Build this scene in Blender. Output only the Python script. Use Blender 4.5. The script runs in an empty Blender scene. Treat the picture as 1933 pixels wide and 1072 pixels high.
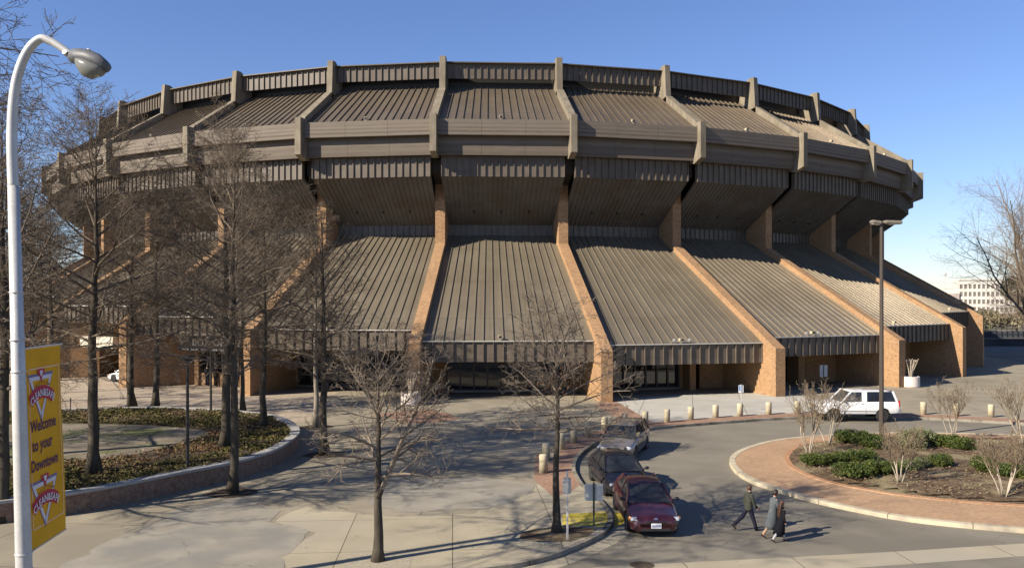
import bpy, bmesh, math, random
import numpy as np
from mathutils import Vector, Matrix, noise
from mathutils.geometry import tessellate_polygon

sc = bpy.context.scene
COL = sc.collection
R = math.radians

# ---------------------------------------------------------------- camera, sky, sun, exposure
EYE = 7.5
F, CX, CY = 1604.0, 966.5, 559.0          # measured on the 1933 x 1072 photograph
cam = bpy.data.objects.new("camera", bpy.data.cameras.new("camera"))
COL.objects.link(cam)
cam.location = (0, 0, EYE)
cam.rotation_euler = (R(90), 0, 0)
cam.data.sensor_width = 36.0
cam.data.lens = 36.0 * F / 1933.0
cam.data.shift_y = (CY - 536.0) / 1933.0
cam.data.clip_start = 0.1
cam.data.clip_end = 4000
sc.camera = cam

SUN_EL = 31.0
SUN_AZ = (-0.871, -0.491)                 # horizontal direction towards the sun
w = bpy.data.worlds.new("World"); sc.world = w; w.use_nodes = True
nt = w.node_tree
sky = nt.nodes.new("ShaderNodeTexSky"); sky.sky_type = 'NISHITA'; sky.sun_disc = False
sky.sun_elevation = R(SUN_EL)
sky.sun_rotation = math.atan2(SUN_AZ[0], SUN_AZ[1])
sky.altitude = 0; sky.air_density = 1.1; sky.dust_density = 0.0; sky.ozone_density = 2.0
bg = nt.nodes["Background"]; bg.inputs[1].default_value = 0.054
tint = nt.nodes.new("ShaderNodeMix"); tint.data_type = 'RGBA'; tint.blend_type = 'MULTIPLY'; tint.inputs[0].default_value = 1.0
tint.inputs[7].default_value = (.86, .97, 1.36, 1)
nt.links.new(sky.outputs[0], tint.inputs[6]); nt.links.new(tint.outputs[2], bg.inputs[0])
sun = bpy.data.objects.new("sun", bpy.data.lights.new("sun", 'SUN')); COL.objects.link(sun)
sun.data.energy = 5.0; sun.data.angle = R(0.5); sun.data.color = (1.0, 0.90, 0.76)
d = Vector((SUN_AZ[0] * math.cos(R(SUN_EL)), SUN_AZ[1] * math.cos(R(SUN_EL)), math.sin(R(SUN_EL))))
sun.rotation_euler = d.to_track_quat('Z', 'Y').to_euler()
sun.location = (-60, -40, 60)
sc.view_settings.view_transform = 'Standard'; sc.view_settings.look = 'None'
sc.view_settings.exposure = 1.0; sc.view_settings.gamma = 1.0

# ---------------------------------------------------------------- helpers
def U(px, py, z=0.0):
    """a point of the ground (height z) seen at a pixel of the photograph"""
    Y = F * (EYE - z) / (py - CY)
    return Vector(((px - CX) / F * Y, Y, z))

def tag(o, label=None, cat=None, group=None, kind=None):
    if label: o['label'] = label
    if cat: o['category'] = cat
    if group: o['group'] = group
    if kind: o['kind'] = kind
    return o

def empty(name, loc=(0, 0, 0), rz=0.0):
    o = bpy.data.objects.new(name, None); COL.objects.link(o)
    o.location = loc; o.rotation_euler = (0, 0, rz); o.empty_display_size = 0.3
    return o

def link(name, me, m=None, parent=None, smooth=False):
    if m is not None and len(me.materials) == 0: me.materials.append(m)
    if smooth:
        me.polygons.foreach_set("use_smooth", [True] * len(me.polygons))
    me.update()
    o = bpy.data.objects.new(name, me); COL.objects.link(o)
    if parent: o.parent = parent
    return o

def copy_tree(o, parent=None):
    c = o.copy(); COL.objects.link(c)
    if parent: c.parent = parent
    for ch in list(o.children): copy_tree(ch, c)
    return c

class MB:
    def __init__(s): s.v = []; s.f = []
    def add(s, vs, fs):
        n = len(s.v); s.v += [tuple(p) for p in vs]; s.f += [tuple(n + i for i in f) for f in fs]
    def hexa(s, p):  # 8 points: bottom 4 (ccw), top 4
        s.add(p, [(3, 2, 1, 0), (4, 5, 6, 7), (0, 1, 5, 4), (1, 2, 6, 5), (2, 3, 7, 6), (3, 0, 4, 7)])
    def box(s, c, d, M=None):
        x, y, z = c; a, b, h = d[0] / 2, d[1] / 2, d[2] / 2
        p = [Vector((x + i * a, y + j * b, z + k * h)) for k in (-1, 1) for i, j in ((-1, -1), (1, -1), (1, 1), (-1, 1))]
        if M: p = [M @ q for q in p]
        s.hexa(p)
    def bar(s, a, b, w, h, up=(0, 0, 1)):
        a = Vector(a); b = Vector(b); t = (b - a).normalized(); up = Vector(up)
        sd = t.cross(up).normalized(); u = sd.cross(t).normalized()
        sd *= w / 2; u *= h / 2
        s.hexa([a - sd - u, a + sd - u, b + sd - u, b - sd - u, a - sd + u, a + sd + u, b + sd + u, b - sd + u])
    def extr(s, pts, off):  # polygon (list of 3D pts) extruded by a vector
        n = len(pts); off = Vector(off); a = [Vector(p) for p in pts]; b = [p + off for p in a]
        tri = tessellate_polygon([a])
        fs = [tuple(t) for t in tri] + [tuple(n + i for i in reversed(t)) for t in tri]
        fs += [(i, (i + 1) % n, n + (i + 1) % n, n + i) for i in range(n)]
        s.add(a + b, fs)
    def tube(s, pts, rad, n=8, cap=True, flat=1.0, axis=None):
        pts = [Vector(p) for p in pts]; m = len(pts)
        if not hasattr(rad, '__len__'): rad = [rad] * m
        rings = []; ref = Vector((0, 0, 1)) if axis is None else Vector(axis)
        prev = None
        for i in range(m):
            t = (pts[min(i + 1, m - 1)] - pts[max(i - 1, 0)]).normalized()
            if prev is None:
                r0 = ref if abs(t.dot(ref)) < 0.95 else Vector((1, 0, 0))
                x = (r0 - t * r0.dot(t)).normalized()
            else:
                x = (prev - t * prev.dot(t)).normalized()
            prev = x; y = t.cross(x)
            r = rad[i]
            ra, rb = (r if hasattr(r, '__len__') else (r, r * flat))
            rings.append([pts[i] + x * math.cos(2 * math.pi * k / n) * ra + y * math.sin(2 * math.pi * k / n) * rb for k in range(n)])
        s.rings(rings, cap)
    def rings(s, rings, cap=True, closed=True):
        n = len(rings[0]); vs = [p for r in rings for p in r]; fs = []
        for i in range(len(rings) - 1):
            for k in range(n if closed else n - 1):
                a = i * n + k; b = i * n + (k + 1) % n
                fs.append((a, b, b + n, a + n))
        if cap:
            fs.append(tuple(reversed(range(n)))); fs.append(tuple((len(rings) - 1) * n + k for k in range(n)))
        s.add(vs, fs)
    def lathe(s, prof, n=16, M=None, cap=True):
        rings = [[Vector((r * math.cos(2 * math.pi * k / n), r * math.sin(2 * math.pi * k / n), z)) for k in range(n)] for r, z in prof]
        if M: rings = [[M @ p for p in r] for r in rings]
        s.rings(rings, cap)
    def ball(s, c, r, n=10, m=7, M=None):
        c = Vector(c); r = Vector(r) if hasattr(r, '__len__') else Vector((r, r, r))
        rg = []
        for i in range(m + 1):
            ph = math.pi * (0.03 + 0.94 * i / m) - math.pi / 2
            rg.append([Vector((r.x * math.cos(ph) * math.cos(2 * math.pi * k / n), r.y * math.cos(ph) * math.sin(2 * math.pi * k / n), r.z * math.sin(ph))) for k in range(n)])
        if M: rg = [[M @ p for p in q] for q in rg]
        s.rings([[c + p for p in q] for q in rg])
    def mesh(s, name):
        me = bpy.data.meshes.new(name); me.from_pydata(s.v, [], s.f)
        me.validate(); return me
    def build(s, name, m, parent=None, smooth=False, bevel=0.0, fix=True):
        me = s.mesh(name)
        if fix:
            bm = bmesh.new(); bm.from_mesh(me)
            bmesh.ops.recalc_face_normals(bm, faces=bm.faces); bm.to_mesh(me); bm.free()
        o = link(name, me, m, parent, smooth)
        if bevel:
            b = o.modifiers.new("bevel", 'BEVEL'); b.width = bevel; b.segments = 2; b.limit_method = 'ANGLE'
        return o

def spline(pts, n=6, closed=False):
    P = [Vector(p) for p in pts]; out = []; m = len(P)
    rng = range(m if closed else m - 1)
    for i in rng:
        g = (lambda j: P[j % m]) if closed else (lambda j: P[max(0, min(m - 1, j))])
        p0, p1, p2, p3 = g(i - 1), g(i), g(i + 1), g(i + 2)
        for k in range(n):
            t = k / n
            out.append(0.5 * ((2 * p1) + (p2 - p0) * t + (2 * p0 - 5 * p1 + 4 * p2 - p3) * t * t + (3 * p1 - p0 - 3 * p2 + p3) * t ** 3))
    if not closed: out.append(P[-1])
    return out

def offset_line(pts, dist, closed=False):
    out = []; m = len(pts)
    for i in range(m):
        a = pts[(i - 1) % m] if closed else pts[max(i - 1, 0)]
        b = pts[(i + 1) % m] if closed else pts[min(i + 1, m - 1)]
        t = (b - a); t.z = 0; t.normalize()
        out.append(pts[i] + Vector((-t.y, t.x, 0)) * dist)
    return out

def sheet(name, pts, z, m, kind='structure'):
    a = [Vector((p[0], p[1], z)) for p in pts]
    tri = tessellate_polygon([a]); mb = MB(); mb.add(a, [tuple(t) for t in tri])
    me = mb.mesh(name)
    bm = bmesh.new(); bm.from_mesh(me)
    for f in bm.faces:
        if f.normal.z < 0: f.normal_flip()
    bm.to_mesh(me); bm.free()
    o = link(name, me, m)
    if kind: o['kind'] = kind
    return o

# ---------------------------------------------------------------- materials
def newmat(name):
    m = bpy.data.materials.new(name); m.use_nodes = True
    n = m.node_tree; b = n.nodes["Principled BSDF"]
    return m, n, b

def N(nt, t, **k):
    n = nt.nodes.new(t)
    for a, v in k.items(): setattr(n, a, v)
    return n

def mix_rgb(nt, fac, a, b, blend='MIX'):
    x = N(nt, "ShaderNodeMix", data_type='RGBA', blend_type=blend)
    for s, v in ((0, fac), (6, a), (7, b)):
        if hasattr(v, 'is_linked') or hasattr(v, 'links'): nt.links.new(v, x.inputs[s])
        elif s == 0: x.inputs[0].default_value = v
        else: x.inputs[s].default_value = (*v[:3], 1)
    return x.outputs[2]

def coords(nt, scale=(1, 1, 1), rz=0.0, src='Object'):
    tc = N(nt, "ShaderNodeTexCoord"); mp = N(nt, "ShaderNodeMapping")
    mp.inputs['Scale'].default_value = scale; mp.inputs['Rotation'].default_value = (0, 0, rz)
    nt.links.new(tc.outputs[src], mp.inputs[0]); return mp.outputs[0]

def noise_tex(nt, vec, scale, detail=5, rough=0.6):
    x = N(nt, "ShaderNodeTexNoise"); x.inputs['Scale'].default_value = scale
    x.inputs['Detail'].default_value = detail; x.inputs['Roughness'].default_value = rough
    nt.links.new(vec, x.inputs['Vector']); return x.outputs['Fac']

def ramp(nt, fac, a, b):
    x = N(nt, "ShaderNodeMapRange"); x.inputs[1].default_value = a; x.inputs[2].default_value = b
    nt.links.new(fac, x.inputs[0]); return x.outputs[0]

def bump(nt, b, h, strength=0.3, dist=0.02):
    x = N(nt, "ShaderNodeBump"); x.inputs['Strength'].default_value = strength; x.inputs['Distance'].default_value = dist
    nt.links.new(h, x.inputs['Height']); nt.links.new(x.outputs[0], b.inputs['Normal'])

KA = 0.87            # all the mineral and metal tones below are trimmed together by this
def dim(c): return tuple(x * KA for x in c) if c else c
def mottled(name, c1, c2, scale=2.0, rough=0.8, fine=60.0, bmp=0.25, spec=0.3, metallic=0.0, stretch=(1, 1, 1), c3=None, s3=0.15, lo=.35, hi=.65):
    c1, c2, c3 = dim(c1), dim(c2), dim(c3)
    m, nt, b = newmat(name)
    v = coords(nt, stretch)
    n1 = ramp(nt, noise_tex(nt, v, scale), lo, hi)
    c = mix_rgb(nt, n1, c1, c2)
    if c3:
        c = mix_rgb(nt, ramp(nt, noise_tex(nt, coords(nt), s3, 4), .5, .62), c, c3)
    n2 = noise_tex(nt, coords(nt), fine, 3)
    c = mix_rgb(nt, ramp(nt, n2, .3, .7), mix_rgb(nt, .82, (0, 0, 0), c), c)
    nt.links.new(c, b.inputs['Base Color'])
    b.inputs['Roughness'].default_value = rough; b.inputs['Metallic'].default_value = metallic
    b.inputs['Specular IOR Level'].default_value = spec
    if bmp: bump(nt, b, n2, bmp)
    return m

def plain(name, c, rough=0.5, metallic=0.0, spec=0.5, coat=0.0, emit=None):
    m, nt, b = newmat(name)
    b.inputs['Base Color'].default_value = (*c, 1); b.inputs['Roughness'].default_value = rough
    b.inputs['Metallic'].default_value = metallic; b.inputs['Specular IOR Level'].default_value = spec
    b.inputs['Coat Weight'].default_value = coat; b.inputs['Coat Roughness'].default_value = 0.04
    return m

def paint(name, c, rough=0.35):
    m, nt, b = newmat(name)
    v = coords(nt); n1 = noise_tex(nt, v, 3, 5)
    col = mix_rgb(nt, ramp(nt, n1, .3, .75), c, tuple(x * .86 + .012 for x in c))
    nt.links.new(col, b.inputs['Base Color'])
    b.inputs['Roughness'].default_value = rough; b.inputs['Coat Weight'].default_value = .7
    b.inputs['Coat Roughness'].default_value = .06
    return m

def brick(name, c1, c2, mortar, bw=0.21, bh=0.07, flat=False, ms=0.012, rz=0.0):
    """brick courses: on walls the courses run by the height, whatever way the wall faces"""
    c1, c2, mortar = dim(c1), dim(c2), dim(mortar)
    m, nt, b = newmat(name)
    if flat:
        vec = coords(nt, (1, 1, 1), rz)
    else:
        geo = N(nt, "ShaderNodeNewGeometry"); tc = N(nt, "ShaderNodeTexCoord")
        # horizontal run = position along the wall's own tangent
        cr = N(nt, "ShaderNodeVectorMath", operation='CROSS_PRODUCT'); nt.links.new(geo.outputs['True Normal'], cr.inputs[0])
        cr.inputs[1].default_value = (0, 0, 1)
        nm = N(nt, "ShaderNodeVectorMath", operation='NORMALIZE'); nt.links.new(cr.outputs[0], nm.inputs[0])
        dt = N(nt, "ShaderNodeVectorMath", operation='DOT_PRODUCT'); nt.links.new(nm.outputs[0], dt.inputs[0]); nt.links.new(geo.outputs['Position'], dt.inputs[1])
        sp = N(nt, "ShaderNodeSeparateXYZ"); nt.links.new(geo.outputs['Position'], sp.inputs[0])
        cb = N(nt, "ShaderNodeCombineXYZ"); nt.links.new(dt.outputs['Value'], cb.inputs[0]); nt.links.new(sp.outputs[2], cb.inputs[1])
        vec = cb.outputs[0]
    br = N(nt, "ShaderNodeTexBrick")
    br.inputs['Scale'].default_value = 1.0; br.inputs['Brick Width'].default_value = bw; br.inputs['Row Height'].default_value = bh
    br.inputs['Mortar Size'].default_value = ms; br.inputs['Mortar Smooth'].default_value = 0.2
    br.inputs['Color1'].default_value = (*c1, 1); br.inputs['Color2'].default_value = (*c2, 1); br.inputs['Mortar'].default_value = (*mortar, 1)
    nt.links.new(vec, br.inputs['Vector'])
    n1 = ramp(nt, noise_tex(nt, coords(nt), .35, 6, .65), .35, .7)
    c = mix_rgb(nt, n1, br.outputs['Color'], mix_rgb(nt, .72, (.02, .012, .008), br.outputs['Color']))
    n3 = ramp(nt, noise_tex(nt, coords(nt), 7, 4), .3, .7)
    c = mix_rgb(nt, n3, c, mix_rgb(nt, .85, (.9, .7, .5), c))
    nt.links.new(c, b.inputs['Base Color']); b.inputs['Roughness'].default_value = .88; b.inputs['Specular IOR Level'].default_value = .2
    bump(nt, b, br.outputs['Fac'], -.25, .01)
    return m

def planked(name, c1, c2, step=0.16, vertical=False, rough=.8):
    """board-marked concrete: tone changes board by board"""
    c1, c2 = dim(c1), dim(c2)
    m, nt, b = newmat(name)
    geo = N(nt, "ShaderNodeNewGeometry"); sp = N(nt, "ShaderNodeSeparateXYZ"); nt.links.new(geo.outputs['Position'], sp.inputs[0])
    dv = N(nt, "ShaderNodeMath", operation='DIVIDE'); nt.links.new(sp.outputs[2], dv.inputs[0]); dv.inputs[1].default_value = step
    fl = N(nt, "ShaderNodeMath", operation='FLOOR'); nt.links.new(dv.outputs[0], fl.inputs[0])
    wn = N(nt, "ShaderNodeTexWhiteNoise", noise_dimensions='1D'); nt.links.new(fl.outputs[0], wn.inputs['W'])
    n1 = noise_tex(nt, coords(nt, (.6, .6, 6)), 1.2, 6)
    ad = N(nt, "ShaderNodeMath", operation='ADD'); nt.links.new(wn.outputs[0], ad.inputs[0]); nt.links.new(n1, ad.inputs[1])
    c = mix_rgb(nt, ramp(nt, ad.outputs[0], .4, 1.5), c1, c2)
    nt.links.new(c, b.inputs['Base Color']); b.inputs['Roughness'].default_value = rough; b.inputs['Specular IOR Level'].default_value = .25
    bump(nt, b, noise_tex(nt, coords(nt), 25, 3), .2)
    return m

M = {}
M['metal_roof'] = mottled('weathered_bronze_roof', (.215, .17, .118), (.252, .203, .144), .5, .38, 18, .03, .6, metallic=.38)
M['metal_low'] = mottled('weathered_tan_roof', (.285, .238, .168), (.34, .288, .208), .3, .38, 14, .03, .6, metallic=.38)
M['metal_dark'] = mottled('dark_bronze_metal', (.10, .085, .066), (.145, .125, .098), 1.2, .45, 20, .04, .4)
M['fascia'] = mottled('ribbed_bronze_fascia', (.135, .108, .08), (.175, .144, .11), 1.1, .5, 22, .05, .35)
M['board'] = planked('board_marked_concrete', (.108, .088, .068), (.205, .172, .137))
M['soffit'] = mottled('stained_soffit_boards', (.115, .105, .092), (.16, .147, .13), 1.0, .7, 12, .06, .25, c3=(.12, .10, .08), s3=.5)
M['letters'] = plain('pale_letters', (.85, .82, .74), .6)
M['pale_lintel'] = mottled('cream_lintel', (.62, .56, .44), (.70, .64, .51), 1, .8, 30, .1)
M['bracket'] = plain('shade_dark_bracket', (.045, .038, .032), .8)  # near-black colour carries the shade of the slot under the pilasters
M['conc'] = mottled('grey_tan_concrete', (.185, .155, .112), (.27, .232, .17), 1.6, .85, 40, .25, .2, stretch=(1, 1, .4))
M['brick'] = brick('orange_brick', (.395, .21, .078), (.25, .118, .044), (.28, .19, .11), ms=.009)
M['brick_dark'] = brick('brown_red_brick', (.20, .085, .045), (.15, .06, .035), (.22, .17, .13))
M['drip'] = plain('pale_metal_drip_edge', (.55, .52, .46), .35, .3)
M['slab'] = mottled('plaza_old_concrete', (.30, .27, .215), (.41, .38, .32), .55, .9, 45, .3, .2, c3=(.20, .185, .16), s3=.09)
M['black_metal'] = plain('black_metal', (.018, .017, .016), .45)
M['bronze'] = plain('dark_bronze_post', (.055, .042, .032), .5)
M['galv'] = mottled('galvanised_steel', (.56, .55, .52), (.66, .645, .61), 2.5, .42, 40, .02, .5, metallic=.15)
def streaked(m, k=.82):
    """rain streaks and sheet-by-sheet tone: the tone follows the bearing round the arena's centre and the lap joints"""
    nt = m.node_tree; b = nt.nodes["Principled BSDF"]; old = b.inputs['Base Color'].links[0].from_socket
    geo = N(nt, "ShaderNodeNewGeometry"); sp = N(nt, "ShaderNodeSeparateXYZ"); nt.links.new(geo.outputs['Position'], sp.inputs[0])
    def mth(op, a, b_=None, c_=None):
        x = N(nt, "ShaderNodeMath", operation=op)
        for i, v in enumerate((a, b_, c_)):
            if v is None: continue
            if hasattr(v, 'links'): nt.links.new(v, x.inputs[i])
            else: x.inputs[i].default_value = v
        return x.outputs[0]
    dx = mth('SUBTRACT', sp.outputs[0], -3.6); dy = mth('SUBTRACT', 129.6, sp.outputs[1])
    an = mth('MULTIPLY', mth('ADD', mth('ARCTAN2', dx, dy), .0488), 18 * 32 / (2 * math.pi))
    cell = mth('FLOOR', an); lap = mth('FLOOR', mth('DIVIDE', sp.outputs[2], 2.9))
    wn = N(nt, "ShaderNodeTexWhiteNoise", noise_dimensions='2D'); cb = N(nt, "ShaderNodeCombineXYZ"); nt.links.new(cell, cb.inputs[0]); nt.links.new(lap, cb.inputs[1]); nt.links.new(cb.outputs[0], wn.inputs['Vector'])
    cb2 = N(nt, "ShaderNodeCombineXYZ"); nt.links.new(mth('MULTIPLY', an, 3.0), cb2.inputs[0]); nt.links.new(mth('MULTIPLY', sp.outputs[2], .35), cb2.inputs[1])
    nz = noise_tex(nt, cb2.outputs[0], 1.0, 4, .6)
    f = mth('ADD', mth('MULTIPLY', wn.outputs[0], .45), mth('MULTIPLY', ramp(nt, nz, .3, .7), .55))
    c = mix_rgb(nt, f, mix_rgb(nt, k, (0, 0, 0), old), old)
    wb = N(nt, "ShaderNodeTexWhiteNoise", noise_dimensions='1D'); nt.links.new(mth('FLOOR', mth('DIVIDE', an, 18.0)), wb.inputs['W'])
    c = mix_rgb(nt, wb.outputs[0], mix_rgb(nt, .88, (.02, .01, .0), c), c)
    fr = mth('FRACT', mth('DIVIDE', sp.outputs[2], 2.9)); ln = ramp(nt, fr, 0.0, .02)
    c = mix_rgb(nt, ln, mix_rgb(nt, .6, (0, 0, 0), old), c)
    nt.links.new(c, b.inputs['Base Color']); return m
streaked(M['metal_roof'], .77); streaked(M['metal_low'], .77); streaked(M['fascia'], .86)
M['glass_dark'] = plain('dark_window_glass', (.012, .012, .014), .03, 0, .9)

# ================================================================ ARENA
AC = Vector((-3.6, 129.6, 0)); DTH = 2 * math.pi / 32; PH = -0.0488
def ang(i): return PH + i * DTH
def P(a, r, t=0.0, z=0.0):
    return Vector((AC.x + r * math.sin(a) + t * math.cos(a), AC.y - r * math.cos(a) + t * math.sin(a), z))
FOOT_R = {-4: 63.3, -3: 64.8, -2: 66.3, -1: 67.8, 0: 69.2, 1: 70.2, 2: 70.2, 3: 69.5, 4: 68.1, 5: 66.6, 6: 65.2, 7: 63.8}
FOOT_Z = {-4: 6.9, -3: 6.1, -2: 5.45, -1: 4.75, 0: 4.1, 1: 3.6, 2: 3.6, 3: 3.9, 4: 4.6, 5: 5.4, 6: 6.1, 7: 6.9}
EAVE_R = {-4: 62.4, -3: 63.8, -2: 65.2, -1: 66.7, 0: 68.0, 1: 68.5, 2: 67.9, 3: 66.8, 4: 65.1, 5: 63.6, 6: 62.4}
def wrap(i): return i if i <= 16 else i - 32
def foot(i):
    i = wrap(i); return FOOT_R.get(i, 62.6), FOOT_Z.get(i, 7.4)
def eave(i):
    i = wrap(i); r = EAVE_R.get(i, 61.2)
    return r, 12.99 - .5735 * (r - 52.7)

arena = empty('arena', AC)
tag(arena, 'huge round brown arena of brick buttresses and ribbed metal roofs behind the plaza', 'arena')
def part(mb, name, m, smooth=False, bevel=0.0, parent=None):
    o = mb.build(name, m, None, smooth, bevel)
    p = parent or arena
    o.parent = p
    if p is arena: o.matrix_parent_inverse = Matrix.Translation(-AC)
    return o

def rib_plate(i, prof, t):   # a radial plate: outline (r, z) with thickness t
    a = ang(i); mb = MB()
    mb.extr([P(a, r, -t / 2, z) for r, z in prof], P(a, 0, t / 2, 0) - P(a, 0, -t / 2, 0))
    return mb

def slab_panel(A, B, C, D, n, fw, fh, thick=0.1, ends=True, mb=None):
    """A,B bottom left/right, D,C top left/right (seen from outside); n strips, raised seams between them"""
    mb = mb or MB()
    nr = (B - A).cross(D - A).normalized()
    k = -nr * thick
    mb.hexa([A + k, B + k, C + k, D + k, A, B, C, D])
    for j in range(n + 1):
        if not ends and j in (0, n): continue
        s = j / n
        p = A.lerp(B, s); q = D.lerp(C, s); sd = (B - A).normalized() * fw / 2
        if j == 0: p = p + sd; q = q + sd
        if j == n: p = p - sd; q = q - sd
        up = nr * fh; e = nr * .003 * 0
        mb.hexa([p - sd, p + sd, q + sd, q - sd, p - sd + up, p + sd + up, q + sd + up, q - sd + up])
    return mb

SOFZ = lambda r: 13.95 + (r - 52.7) * .676
floods = []
for i in range(-9, 23):
    a0 = ang(i); a1 = ang(i + 1); iw = wrap(i)
    fr, fz = foot(i); seen = -9 <= i <= 10
    # --- brick buttress
    mb = rib_plate(i, [(fr, 0), (fr, fz), (55.3, 12.11), (55.3, 17.3), (52.0, 17.3), (52.0, 0)], .85)
    part(mb, 'brick_buttress', M['brick'])
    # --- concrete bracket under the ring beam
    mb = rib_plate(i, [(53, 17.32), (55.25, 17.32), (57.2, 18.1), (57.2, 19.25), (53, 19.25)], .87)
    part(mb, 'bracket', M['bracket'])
    # --- pilaster on the ring beam
    mb = rib_plate(i, [(59.7, 22.6), (59.7, 19.45), (58.6, 19.05), (57.7, 19.2), (57.7, 22.6)], .55)
    part(mb, 'pilaster', M['conc'], bevel=.02)
    # --- sloping roof rib and upper fin
    mb = rib_plate(i, [(59.2, 22.35), (58.9, 22.75), (53.9, 26.05), (53.9, 25.2), (58.4, 21.9)], .62)
    part(mb, 'roof_rib', M['conc'], bevel=.02)
    mb = rib_plate(i, [(53.8, 26.0), (53.6, 29.0), (53.0, 29.0), (52.5, 28.72), (51.6, 28.5), (50.2, 28.4), (48.5, 28.35), (48.5, 26), (52, 25.6)], .55)
    part(mb, 'roof_fin', M['conc'], bevel=.02)
    T = .30
    # --- upper fascia with battens
    z0, z1 = 27.17, 28.52
    mb = slab_panel(P(a0, 52.8, T, z0), P(a1, 52.8, -T, z0), P(a1, 52.8, -T, z1), P(a0, 52.8, T, z1), 16, .05, .12, .15)
    A, B = P(a0, 52.9, T, z1 + .05), P(a1, 52.9, -T, z1 + .05)
    mb.bar(A, B, .5, .09)
    part(mb, 'upper_fascia', M['fascia'])
    # --- upper roof slope
    A, B = P(a0, 58.7, T, 22.2), P(a1, 58.7, -T, 22.2); D, Cc = P(a0, 51.6, T, 26.8), P(a1, 51.6, -T, 26.8)
    mb = slab_panel(A, B, Cc, D, 16, .05, .10, .15)
    part(mb, 'upper_roof', M['metal_roof'])
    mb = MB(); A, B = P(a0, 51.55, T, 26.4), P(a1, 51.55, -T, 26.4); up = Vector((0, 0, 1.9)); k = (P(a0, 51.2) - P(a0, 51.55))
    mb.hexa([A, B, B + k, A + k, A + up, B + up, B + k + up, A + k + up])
    part(mb, 'roof_recess', M['black_metal'])  # black plate: the shadow of the gap is put into its colour
    # --- ring beam: two plates of board-marked concrete, the lower set back
    mb = MB()
    for (r, za, zb, cut) in ((59.2, 20.9, 22.2, 3), (58.6, 19.33, 20.9, 3)):
        A, B = P(a0, r, T - .03, za), P(a1, r, -T + .03, za); k = (P(a0, r - .5) - P(a0, r)); up = Vector((0, 0, zb - za))
        for c in range(cut):
            p = A.lerp(B, c / cut + (.0007 if c else 0)); q = A.lerp(B, (c + 1) / cut - .0007)
            mb.hexa([p, q, q + k, p + k, p + up, q + up, q + k + up, p + k + up])
    part(mb, 'ring_beam', M['board'])
    # --- ribbed fascia under the beam
    S = .45; r = 57.95; z0, z1 = 17.6, 19.32
    A, B, Cc, D = P(a0, r, S, z0), P(a1, r, -S, z0), P(a1, r, -S, z1), P(a0, r, S, z1)
    mb = slab_panel(A, B, Cc, D, 17, .07, .12, .3)
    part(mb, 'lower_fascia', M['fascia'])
    # --- soffit
    A, B = P(a0, 57.85, S, 17.62), P(a1, 57.85, -S, 17.62); D, Cc = P(a0, 52.7, .43, 13.95), P(a1, 52.7, -.43, 13.95)
    mb = slab_panel(D, Cc, B, A, 24, .05, .06, .2)
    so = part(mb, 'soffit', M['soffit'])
    if -4 <= i <= 6:
        for s in (.25, .5, .75):
            p = D.lerp(Cc, s).lerp(A.lerp(B, s), .3); nr = (Cc - D).cross(A - D).normalized()
            q = MB(); q.bar(p + nr * .03, p + nr * .16, .16, .16, (1, 0, .1))
            o = q.build('downlight', M['black_metal']); o.parent = so
    # --- neck and lower roof
    er, ez = eave(i); T2 = .425
    A, B = P(a0, 52.7, T2, 12.99), P(a1, 52.7, -T2, 12.99); D, Cc = P(a0, 52.7, T2, 13.95), P(a1, 52.7, -T2, 13.95)
    part(slab_panel(A, B, Cc, D, 17, .05, .09, .1), 'neck_panel', M['metal_dark'])  # darker metal than the roof, painting in the overhang's shade
    E0, E1 = P(a0, er, T2, ez), P(a1, er, -T2, ez)
    mb = slab_panel(E0, E1, B, A, 17, .05, .085, .15)
    part(mb, 'lower_roof', M['metal_low'])
    # eave fascia, its fins stand well forward
    dz = Vector((0, 0, -1.5)); nr = P(0.5 * (a0 + a1), 1) - P(0.5 * (a0 + a1), 0)
    E0f, E1f = E0 + nr * .02, E1 + nr * .02
    mb = slab_panel(E0f + dz, E1f + dz, E1f + Vector((0, 0, -.04)), E0f + Vector((0, 0, -.04)), 17, .06, .12, .12)
    ef = part(mb, 'eave_fascia', M['metal_dark'] if 0 else M['fascia'])
    mb = MB(); mb.bar(E0 + nr * .08 + Vector((0, 0, .01)), E1 + nr * .08 + Vector((0, 0, .01)), .2, .07)
    o = mb.build('drip_edge', M['drip']); o.parent = ef
    # ceiling of the entrance recess
    wr = 63.3 if iw in (0, 1, 2, 3) else (60.8 if iw == -1 else min(er - 2.2, 62.6))
    cz = ez - 1.35
    A, B = P(a0, er - .1, T2, cz), P(a1, er - .1, -T2, cz); D, Cc = P(a0, wr - .3, T2, cz), P(a1, wr - .3, -T2, cz); up = Vector((0, 0, .1))
    mb = MB(); mb.hexa([A, B, Cc, D, A + up, B + up, Cc + up, D + up]); part(mb, 'porch_ceiling', M['metal_dark'])
    floods.append((i, E0, E1, nr))
    # ---------------- wall under the eave
    W0, W1 = P(a0, wr, T2, 0), P(a1, wr, -T2, 0); inn = -nr
    H = cz
    def wall(s0, s1, z0=0.0, z1=None, out=0.0, th=.35, m='brick', name='wall', W0=W0, W1=W1, nr=nr, inn=inn, H=H):
        z1 = H if z1 is None else z1
        p, q = W0.lerp(W1, s0) + nr * out, W0.lerp(W1, s1) + nr * out; k = inn * th; a = Vector((0, 0, z0)); b = Vector((0, 0, z1))
        mb = MB(); mb.hexa([p + a, q + a, q + k + a, p + k + a, p + b, q + b, q + k + b, p + k + b])
        return part(mb, name, M[m])
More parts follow.
